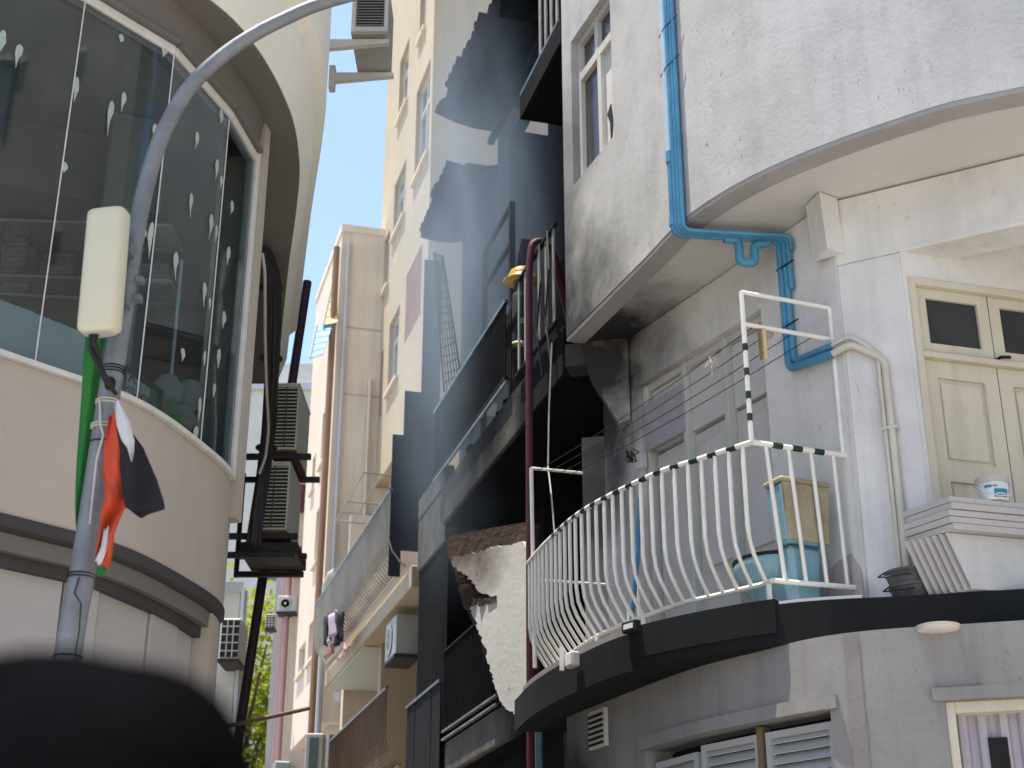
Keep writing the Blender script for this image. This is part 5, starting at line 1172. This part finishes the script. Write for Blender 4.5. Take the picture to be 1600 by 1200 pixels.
def cloth(name, rows, Y, amp, m, parent, ph=0, nc=9):
    P = []
    for i in range(len(rows) - 1):
        for k in range(4):
            t = k / 4; P.append([rows[i][q] * (1 - t) + rows[i + 1][q] * t for q in range(3)])
    P.append(list(rows[-1])); v, f = [], []
    for i, (xl, xr, y) in enumerate(P):
        for j in range(nc):
            u = j / (nc - 1); v.append(atY(xl + (xr - xl) * u, y + 4 * math.sin(u * 5 + i * .3), Y + amp * math.sin(u * 6.5 + i * .22 + ph) + .4 * amp * math.sin(i * .7 + ph)))
    for i in range(len(P) - 1):
        for j in range(nc - 1): f.append((i * nc + j, i * nc + j + 1, (i + 1) * nc + j + 1, (i + 1) * nc + j))
    return build(name, MB().add(v, f), M[m], parent, smooth=True, solid=.0015)
fg_ = thing('green_flag', 'long green cloth strip tied behind the lamp post under the antenna', 'flag', atY(135, 700, 5.22))
cloth('cloth_strip', [(134, 168, 520), (130, 158, 560), (127, 156, 620), (123, 152, 680), (119, 148, 740), (117, 142, 790), (119, 130, 824)], 5.24, .012, 'flaggreen', fg_)
fl2 = thing('striped_flag', 'furled red, white, black and green flag tied to the lamp post', 'flag', atY(180, 760, 5.13))
cloth('red_band', [(171, 180, 646), (163, 197, 690), (160, 206, 730), (162, 210, 760), (164, 205, 780), (157, 192, 805), (154, 179, 835), (149, 175, 868), (148, 172, 884)], 5.12, .024, 'flagred', fl2)
cloth('white_band', [(179, 184, 628), (182, 203, 660), (190, 210, 685), (199, 209, 702), (203, 207, 718)], 5.06, .008, 'flagwhite', fl2)
cloth('black_band', [(178, 188, 655), (184, 224, 700), (190, 245, 745), (192, 256, 780), (196, 258, 797), (212, 236, 805)], 5.092, .018, 'flagblack', fl2, 1.2, 13)
cloth('white_band', [(163, 170, 825), (158, 170, 850), (148, 160, 875), (150, 154, 880)], 5.10, .006, 'flagwhite', fl2)
cloth('green_tip', [(151, 168, 884), (150, 166, 890), (153, 160, 900)], 5.12, .005, 'flaggreen', fl2)

# ------------------------------------------------------------------ outdoor units
def ac_side(label, x0, x1, y0, y1, z0, z1, m='acwhite', slats=17, frac=1.0, group=None):
    """split unit seen from its end: slatted coil side on the left, plain end panel on the right"""
    t = thing('outdoor_unit', label, 'air conditioner', ((x0 + x1) / 2, y0, z0), group)
    xm = x0 + (x1 - x0) * frac
    build('casing', MB().box(((x0 + x1) / 2, (y0 + y1) / 2, (z0 + z1) / 2), (x1 - x0, y1 - y0, z1 - z0)), M[m], t, bevel=.008)
    build('coil', MB().box(((x0 + xm) / 2, y0 - .004, (z0 + z1) / 2), (xm - x0 - .02, .01, z1 - z0 - .05)), M['coil'], t)
    first = build('grille_slat', MB().box(((x0 + xm) / 2, y0 - .014, z0 + .04), (xm - x0 - .02, .008, .008)), M[m], t)
    for k in range(1, slats): share(first, t, Matrix.Translation((0, 0, (z1 - z0 - .08) * k / (slats - 1))))
    build('grille_post', MB().box((x0 + (xm - x0) * .55, y0 - .020, (z0 + z1) / 2), (.012, .008, z1 - z0 - .05)), M['rust'], t)
    build('rusty_base', MB().box(((x0 + x1) / 2, (y0 + y1) / 2 - .002, z0 - .012), (x1 - x0 + .01, y1 - y0 + .01, .022)), M['rust'], t)
    build('top_cover', MB().box(((x0 + x1) / 2, (y0 + y1) / 2, z1 + .008), (x1 - x0 + .015, y1 - y0 + .015, .016)), M[m], t, bevel=.004)
    return t
ac_side('upper rusty outdoor unit on the shop building alley wall', -2.17, -1.94, 12.2, 12.95, 5.99, 6.62)
ac_side('lower rusty outdoor unit above the black bracket in the alley', -2.265, -1.98, 12.2, 12.95, 5.24, 5.86)
bk = thing('black_bracket', 'black steel bracket frame carrying the two alley outdoor units', 'bracket', (-2.4, 12.3, 5.1))
for z, x1 in ((5.93, -1.80), (5.19, -1.88), (5.02, -1.90)):
    for y in (12.22, 12.85): build('arm', MB().box(((-2.53 + x1) / 2, y, z), (x1 + 2.53, .05, .05)), M['blacksteel'], bk, bevel=.004)
for y in (12.19, 12.88): build('upright', MB().box((-2.52, y, 5.5), (.04, .04, 1.0)), M['blacksteel'], bk)
build('tray', MB().box((-2.13, 12.55, 5.10), (.5, .6, .1)), M['blacksteel'], bk, bevel=.005)
tp = thing('outdoor_unit', 'high outdoor unit on white brackets against the sky', 'air conditioner', (-1.2, 10.1, 8.75))
build('casing', MB().box((-1.19, 10.25, 9.13), (.29, .62, .6)), M['acgrey'], tp, bevel=.01)
build('coil', MB().box((-1.18, 9.935, 9.15), (.22, .01, .5)), M['coil'], tp)
for x, w_ in ((-1.315, .03), (-1.045, .03)): build('end_frame', MB().box((x + .0, 9.93, 9.13), (w_, .02, .58)), M['winframe'], tp)
build('bottom_frame', MB().box((-1.18, 9.93, 8.86), (.24, .02, .04)), M['winframe'], tp)
for k in range(18): build('grille_slat', MB().box((-1.18, 9.925, 8.90 + k * .028), (.22, .006, .004)), M['acgrey'], tp)
for y in (9.98, 10.45):
    b_ = bpy.data.objects.new('wall_bracket', None); C.objects.link(b_); b_.parent = tp
    zz = 8.80
    build('bracket_arm', MB().prism([Vector((-1.52, y, zz - .09)), Vector((-1.02, y, zz - .035)), Vector((-1.02, y, zz)), Vector((-1.52, y, zz))], (0, .05, 0)), M['winframe'], b_)
    build('bracket_plate', MB().box((-1.545, y + .025, zz - .05), (.05, .09, .22)), M['winframe'], b_)
def ac_front(label, c, wd, h_, dep, rz, m='acwhite', fan=True):
    t = thing('outdoor_unit', label, 'air conditioner', c); Mx = Matrix.Translation(Vector(c)) @ Matrix.Rotation(rz, 4, 'Z')
    build('casing', MB().box(None, (wd, dep, h_), M=Mx), M[m], t, bevel=.01)
    if fan:
        Mf = Mx @ Matrix.Translation((-.08 * wd, -dep / 2 - .004, 0)) @ Matrix.Rotation(R(90), 4, 'X')
        build('fan_well', MB().lathe(None, [(h_ * .4, 0), (h_ * .4, .006)], 24, M=Mf), M['coil'], t)
        for k in range(4): build('guard_ring', MB().lathe(None, [(h_ * .1 * (k + 1), .007), (h_ * .1 * (k + 1) - .012, .012)], 20, M=Mf), M['acgrey'], t)
        build('fan_hub', MB().lathe(None, [(h_ * .09, .008), (h_ * .07, .02)], 14, M=Mf), M[m], t)
    else:
        build('coil', MB().box(None, (wd * .9, .01, h_ * .9), M=Mx @ Matrix.Translation((0, -dep / 2, 0))), M['coil'], t)
        for i in range(4): build('grille_bar', MB().box(None, (wd * .9, .012, .015), M=Mx @ Matrix.Translation((0, -dep / 2 - .008, h_ * (-.3 + .2 * i)))), M[m], t)
        for i in range(2): build('grille_bar', MB().box(None, (.015, .012, h_ * .9), M=Mx @ Matrix.Translation((wd * (-.15 + .3 * i), -dep / 2 - .012, 0))), M[m], t)
    build('foot_rail', MB().box(None, (wd * 1.05, dep * 1.1, .04), M=Mx @ Matrix.Translation((0, 0, -h_ / 2 - .021))), M['blacksteel'], t)
    return t
a, z = L.hit(627, 1000, -.15)
ac_front('round-fronted grey outdoor unit under the cream balcony slab', L.pt(a, z, -.16), .66, .5, .30, math.atan2(L.n.y, L.n.x) + R(90), 'acgrey')
p = atY(450, 946, 27.5); ac_front('small outdoor unit with fan on the distant pink block', p, .36, .31, .3, 0)
p = atY(365, 1005, 17.7); ac_front('outdoor unit with square grille on the far white house', p, .24, .50, .5, 0, 'acwhite', False)
p = atY(424, 972, 26.5); ac_front('tiny pale outdoor unit left of the pink block', p, .18, .26, .2, 0, 'acgrey', False)
# cables down the alley wall
cb_ = thing('cable_bundle', 'thick bundle of black cables running down the alley wall', 'cables', atY(408, 760, 12.0))
rs = random.Random(5)
for k in range(7):
    pts = []
    for (x, y, Y) in ((406, 392, 9.6), (418, 396, 9.75), (428, 430, 10.0), (428, 500, 10.4), (425, 580, 11.0), (420, 660, 11.6), (412, 740, 11.95), (402, 800, 12.05), (396, 850, 12.1)):
        pts.append(atY(x + (k - 3) * 2.6 * (1 if y > 400 else .4) + rs.uniform(-1.5, 1.5), y + rs.uniform(-3, 3), Y + .02 * (k % 2)))
    build('cable', MB().tube(fil(pts, .15, 3), .018 + .008 * (k % 3), 7), M['cable'], cb_, smooth=True)
for (x, y, Y) in ((424, 450, 10.2), (424, 560, 10.9), (416, 700, 11.8)): p = atY(x, y, Y); build('cable_tie', MB().lathe(p, [(.09, -.01), (.095, 0), (.09, .01)], 14), M['wire'], cb_)
tag(build('white_conduit', MB().tube(fil([atY(*q) for q in ((410, 396, 9.55), (414, 425, 9.7), (414, 520, 10.3), (416, 600, 10.9), (420, 670, 11.4), (415, 715, 11.7), (405, 740, 11.8))], .12, 3), .012, 7), M['rope'], base=atY(405, 740, 11.8), smooth=True), 'single pale conduit in front of the black cable bundle', 'conduit')
pa = atY(477, 462, 13.2); pb_ = atY(379, 1110, 13.1); d = (pb_ - pa); ex = pa + d * ((0 - pa.z) / d.z)
tag(build('leaning_pole', MB().tube([ex, pa + (ex - pa) * -.02], .045, 10), M['maroonpole'], base=ex, smooth=True), 'dark maroon pole leaning behind the alley outdoor units', 'pole')
pa, pb_ = atY(378, 1130, 13.0), atY(482, 1107, 14.0)
tag(build('bamboo_pole', MB().tube([pa + (pa - pb_) * .6, pa.lerp(pb_, .5), pb_], .02, 7), M['wood'], base=pa), 'thin pole sticking out across the alley below the tree', 'pole')

# ------------------------------------------------------------------ shop stock behind the curved glass
def inshop(px, py, Y): return atY(px, py, Y)
sh = thing('display_shelf', 'shelving with stacked sheets inside the shop window', 'shelf', (-3.2, 7.9, 3.58))
for y in (350, 437, 465):
    p, q = atY(-30, y - 6, 8.2), atY(140, y + 10, 8.25); q2 = atY(270, y + 24, 8.3) if y != 465 else q
    z = p.z
    build('shelf_board', MB().hexa([Vector((p.x, 8.2, z)), Vector((q2.x, 8.25, z - .02)), Vector((q2.x, 8.6, z - .02)), Vector((p.x, 8.6, z)), Vector((p.x, 8.2, z + .02)), Vector((q2.x, 8.25, z)), Vector((q2.x, 8.6, z)), Vector((p.x, 8.6, z + .02))]), M['shelfedge'], sh)
for k, (x0, x1, y0, y1, n_) in enumerate([(0, 48, 435, 362, 9), (66, 122, 438, 405, 5), (5, 50, 466, 442, 3), (205, 268, 455, 420, 4)]):
    p, q = atY(x0, y0, 8.3), atY(x1, y1, 8.3)
    for j in range(n_):
        z0 = p.z + (q.z - p.z) * j / n_; hgt = (q.z - p.z) / n_ * .85
        tag(build('stacked_sheet', MB().box(((p.x + q.x) / 2 + random.uniform(-.012, .012), 8.38, z0 + hgt / 2 + .022), (q.x - p.x, .25, hgt)), M['stock'], base=((p.x + q.x) / 2, 8.3, z0)), 'grey sheet number %s from the bottom of the %s pile on the shop shelves' % (('one', 'two', 'three', 'four', 'five', 'six', 'seven', 'eight', 'nine')[j], ('tallest', 'wide low', 'short left', 'right')[k]), 'sheet', 'sheets on the shop shelves, %s pile' % ('tall', 'wide', 'left', 'right')[k])
W_, ln, _ = PANES[2]; W0_, ln0, _ = PANES[1]
o_ = MB()
fp0 = W0_.pt(.0, 0, -.06); fp1 = W0_.pt(ln0, 0, -.06); fp2 = W_.pt(.09, 0, -.06)
zA_ = W0_.hit(0, 470, -.06)[1]
tag(build('film_panel', MB().wbox(W0_, .0, ln0 - .01, ZS + .005, zA_, -.07, -.05), M['bluepanel'], base=W0_.pt(.5, ZS, -.06)), 'long pale blue panel standing behind the glass by the sill', 'panel')
a, z = W_.hit(128, 520, -.08)
tag(build('film_panel', MB().wbox(W_, .0, max(.1, a + .1), ZS + .005, zA_, -.08, -.06), M['bluepanel'], base=W_.pt(.05, ZS, -.07)), 'short pale blue panel end behind the antenna box', 'panel')
# green and white sign board behind the glass
sa, sz = W_.hit(190, 575, -.09); sb_, _ = W_.hit(212, 600, -.09)
W3, ln3, _ = PANES[3]
ws = Wall(W_.pt(W_.hit(186, 600, -.09)[0], 0, -.09).to_2d(), (W3.pt(W3.hit(246, 620, -.09)[0], 0, -.09) - W_.pt(W_.hit(186, 600, -.09)[0], 0, -.09)).to_2d()); lw_ = (W3.pt(W3.hit(246, 620, -.09)[0], 0, -.09) - W_.pt(W_.hit(186, 600, -.09)[0], 0, -.09)).length
sz0, sz1 = ZS + .02, ws.hit(190, 575)[1]
sg = thing('sign_board', 'green and white sign board propped inside the shop window', 'sign', ws.pt(lw_ / 2, sz0))
build('board', MB().wbox(ws, 0, lw_, sz0, sz1, -.03, 0), M['signgreen'], sg)
build('white_field', MB().wbox(ws, lw_ * .17, lw_ * .78, sz0 + .02, sz1 - .01, .001, .003), M['signwhite'], sg)
build('dark_edge', MB().wbox(ws, lw_ + .001, lw_ + .035, sz0, sz1 + .02, -.04, .01), M['signdark'], sg)
build('dark_edge', MB().wbox(ws, 0, lw_, sz1 + .001, sz1 + .03, -.04, .005), M['signdark'], sg)
def text(body, W_, a, z, off, size, m, parent, name='lettering'):
    cu = bpy.data.curves.new(name, 'FONT'); cu.body = body; cu.size = size; cu.extrude = .001; cu.align_x = 'CENTER'
    o = bpy.data.objects.new(name, cu); C.objects.link(o); o.parent = parent; cu.materials.append(m)
    X = W_.d.to_3d(); Z = Vector((0, 0, 1)); N = W_.n.to_3d()
    Mx = Matrix((X, Z, N)).transposed().to_4x4(); Mx.translation = W_.pt(a, z, off) - base_of(parent); o.matrix_basis = Mx
    bpy.context.view_layer.update(); me = bpy.data.meshes.new_from_object(o.evaluated_get(bpy.context.evaluated_depsgraph_get()))
    o2 = bpy.data.objects.new(name, me); C.objects.link(o2); o2.parent = parent; o2.matrix_basis = Mx; bpy.data.objects.remove(o)
text('ATLANTIS', ws, lw_ * .475, sz0 + .07, .004, lw_ * .135, M['signdark'], sg)
build('wave_mark', MB().prism([ws.pt(lw_ * (.20 + .02 * k), sz0 + .13 + .05 * math.sin(k * .35), .0035) for k in range(10)] + [ws.pt(lw_ * (.38 - .02 * k), sz0 + .12 + .03 * math.sin((9 - k) * .35), .0035) for k in range(10)], ws.pt(0, 0, .002) - ws.pt(0, 0)), M['signdark'], sg)
build('slash_mark', MB().prism([ws.pt(lw_ * .62, sz0 + .17, .0035), ws.pt(lw_ * .64, sz0 + .17, .0035), ws.pt(lw_ * .74, sz0 + .24, .0035), ws.pt(lw_ * .725, sz0 + .24, .0035)], ws.pt(0, 0, .002) - ws.pt(0, 0)), M['signdark'], sg)
W4, ln4, _ = PANES[3]
def bundle(px, py, off, r, lab, seed):
    a, z = W4.hit(px, py, -off); c_ = W4.pt(a, z, -off); r_ = random.Random(seed); mb = MB()
    n1, n2 = 16, 10
    prof = []
    for j in range(n2 + 1):
        t = math.pi * j / n2; prof.append((max(.004, r * math.sin(t) * (1 + .08 * math.sin(j * 2.3 + seed))), -r * 1.1 * math.cos(t)))
    mb.lathe(c_, prof, n1)
    t = thing('netting_bundle', lab, 'bundle', c_ - Vector((0, 0, r)))
    build('bag', mb, M['mesh'], t, smooth=True)
bundle(262, 610, .16, .085, 'left pale netting bundle beside the sign board', 1)
bundle(297, 618, .10, .085, 'right pale netting bundle high against the glass', 2)
bundle(282, 655, .12, .085, 'lowest pale netting bundle resting on the window sill', 3)
a, z = W4.hit(262, 655, -.14)
tag(build('lime_bag', MB().lathe(W4.pt(a, ZS + .01, -.14), [(.06, 0), (.09, .03), (.075, .12), (.03, .2)], 12), M['lime'], base=W4.pt(a, ZS + .01, -.14), smooth=True), 'lime green plastic bag on the sill behind the glass', 'bag')
p0_, p1_ = W4.pt(W4.hit(268, 590, -.35)[0], ZS, -.35), W4.pt(W4.hit(285, 400, -.35)[0], 5.6, -.35)
tag(build('glass_tube', MB().tube([p0_, p1_], .01, 7), M['bluepanel'], base=p0_), 'slim pale tube standing upright behind the glass', 'tube')

# ------------------------------------------------------------------ cream block balcony clutter
def garment(lab, px0, px1, y0, y1, off, m, seed):
    a0, z0 = L.hit(px0, y1, off); a1, z1 = L.hit(px1, y0, off); s0, s1 = sorted((a0, a1)); zb_, zt_ = min(z0, z1), max(z0, z1)
    v, f = [], []; r_ = random.Random(seed); n1, n2 = 9, 8
    for i in range(n1):
        for j in range(n2):
            u, t = i / (n1 - 1), j / (n2 - 1); sh_ = .12 * (1 - t) * (abs(u - .5) * 2) ** 4 * (zt_ - zb_)
            v.append(L.pt(s0 + (s1 - s0) * (.5 + (u - .5) * (1.0 if t < .3 else .8)), zt_ - (zt_ - zb_) * t - sh_, off + .04 * math.sin(u * 9 + seed + t * 2)))
    for i in range(n1 - 1):
        for j in range(n2 - 1): f.append((i * n2 + j, i * n2 + j + 1, (i + 1) * n2 + j + 1, (i + 1) * n2 + j))
    tag(build('hanging_shirt', MB().add(v, f), M[m], base=L.pt(s0, zb_, off), solid=.006, smooth=True), lab, 'laundry', 'laundry on the cream balcony')
garment('black shirt at the left of the drying laundry', 506, 516, 955, 1012, .30, 'cloth1', 1)
garment('mauve shirt in the middle of the drying laundry', 510, 527, 948, 1008, .36, 'cloth2', 2)
garment('black shirt at the right of the drying laundry', 524, 535, 950, 1012, .26, 'cloth1', 3)
garment('dark red cloth at the foot of the drying laundry', 509, 530, 1005, 1022, .22, 'cloth3', 4)
garment('bright red and white cloth lying along the balcony edge', 527, 548, 1005, 1035, .2, 'cloth4', 5)
a, z = L.hit(504, 1000, .1)
tag(build('standpipe', MB().tube([L.pt(a, 0, .1), L.pt(a, 7.6, .1), L.pt(a - .12, 7.75, .05), L.pt(a - .4, 7.75, .0)], .05, 8), M['greypipe'], base=L.pt(a, 0, .1), smooth=True), 'pale vertical standpipe rising beside the laundry', 'pipe')
bxs, bz = L.hit(526, 1176, -.1)
bxp = L.pt(bxs, bz, -.15)
cbx = thing('cardboard_box', 'brown cardboard box beside the brown bar railing', 'box', bxp - Vector((0, 0, .28)))
Wc = Wall(bxp.to_2d(), (1, -.1))
build('carton', MB().box(bxp, (.42, .4, .5), R(-8)), M['cardboard'], cbx, bevel=.006)
build('tape_strip', MB().box(bxp + Vector((-.17, -.205, 0)), (.05, .01, .5), R(-8)), M['bucketwhite'], cbx)
build('printed_mark', MB().box(bxp + Vector((.0, -.206, -.06)), (.14, .01, .11), R(-8)), M['darktrim'], cbx)
tag(build('white_sack', MB().lathe(bxp - Vector((0, 0, .55)), [(.22, 0), (.28, .08), (.27, .2), (.2, .28)], 14, 1.2, 1), M['flagwhite'], base=bxp - Vector((0, 0, .55)), smooth=True), 'crumpled white sack under the cardboard box', 'sack')
tag(build('box_plinth', MB().box(bxp - Vector((0, -.1, (bxp.z - .55) / 2 + .552)), (.7, .5, bxp.z - .55)), M['pinkwall'], base=(bxp.x, bxp.y, 0), bevel=.01), 'beige plinth wall below the white sack', 'plinth')
p, q = atY(480, 1200, 21.5), atY(499, 1145, 21.5)
gc_ = thing('green_cabinet', 'dull green cabinet door in pale frame below the beige tower', 'cabinet', ((p.x + q.x) / 2, 21.5, 0))
build('cabinet_body', MB().box(((p.x + q.x) / 2, 21.75, q.z / 2), (q.x - p.x + .1, .4, q.z)), M['winframe'], gc_, bevel=.01)
build('door_panel', MB().box(((p.x + q.x) / 2, 21.54, q.z / 2), (q.x - p.x - .02, .02, q.z - .12)), M['greencab'], gc_)
a, z = L.hit(531, 1090, -.35); p = L.pt(a, z, -.35)
gl = thing('globe_lamp', 'white globe lamp under the pale green balcony ceiling', 'lamp', p)
build('globe', MB().lathe(p, [(.02, -.11), (.08, -.08), (.11, 0), (.08, .08), (.03, .1)], 16), M['lampglass'], gl, smooth=True)
build('stem', MB().tube([p + Vector((0, 0, .1)), Vector((p.x, p.y, 5.95))], .03, 8), M['darktrim'], gl)
a, z = L.hit(560, 785, .4)
dr = thing('drying_rack', 'thin metal drying rack jutting from the cream balcony', 'rack', L.pt(a, z, .1))
for q in (a - 1.2, a, a + .9): build('arm', MB().tube([L.pt(q, z, -.6), L.pt(q, z, .55)], .012, 5), M['greyrail'], dr)
for o in (.1, .32, .55): build('line', MB().tube([L.pt(a - 1.2, z, o), L.pt(a + .9, z, o)], .01, 5), M['greyrail'], dr)
a, z = L.hit(551, 760, -.7)
build('downpipe', MB().tube([L.pt(a, 6.3, -.65), L.pt(a, z + .9, -.65)], .05, 8), M['greypipe'], blA)

# ------------------------------------------------------------------ tree at the end of the alley
rt = random.Random(11)
tcx = atY(396, 1080, 36); tr_ = thing('street_tree', 'sunlit yellow-green tree closing the end of the alley', 'tree', (tcx.x, 36, 0))
def limb(a, b, r0, r1):
    m_ = a.lerp(b, .5) + Vector((rt.uniform(-.2, .2), rt.uniform(-.2, .2), .1)); return MB().tube([a, m_, b], [r0, (r0 + r1) / 2, r1], 7)
top_ = Vector((tcx.x, 36, 6.2))
build('trunk', limb(Vector((tcx.x, 36, 0)), top_, .26, .16), M['trunk'], tr_, smooth=True)
clumps = []
for k in range(11):
    a_ = 2 * math.pi * k / 11; e = Vector((tcx.x + 1.9 * math.cos(a_) * rt.uniform(.4, 1), 36 + 1.6 * math.sin(a_), rt.uniform(5.6, 9.4)))
    build('limb', limb(top_ - Vector((0, 0, rt.uniform(0, 1.2))), e, .09, .02), M['trunk'], tr_, smooth=True); clumps.append(e)
mb = MB()
for k in range(120):
    e = rt.choice(clumps) + Vector((rt.gauss(0, .75), rt.gauss(0, .75), rt.gauss(0, .7)))
    for j in range(110):
        p = e + Vector((rt.gauss(0, .33), rt.gauss(0, .33), rt.gauss(0, .28))); s_ = rt.uniform(.07, .15)
        u_ = Vector((rt.gauss(0, 1), rt.gauss(0, 1), rt.gauss(0, .6))).normalized(); w_ = u_.cross(Vector((rt.gauss(0, 1), rt.gauss(0, 1), 1))).normalized()
        o = len(mb.v); mb.v += [p - u_ * s_, p + w_ * s_ * .5, p + u_ * s_, p - w_ * s_ * .5]; mb.f.append((o, o + 1, o + 2, o + 3))
build('crown', mb, M['leaf'], tr_)
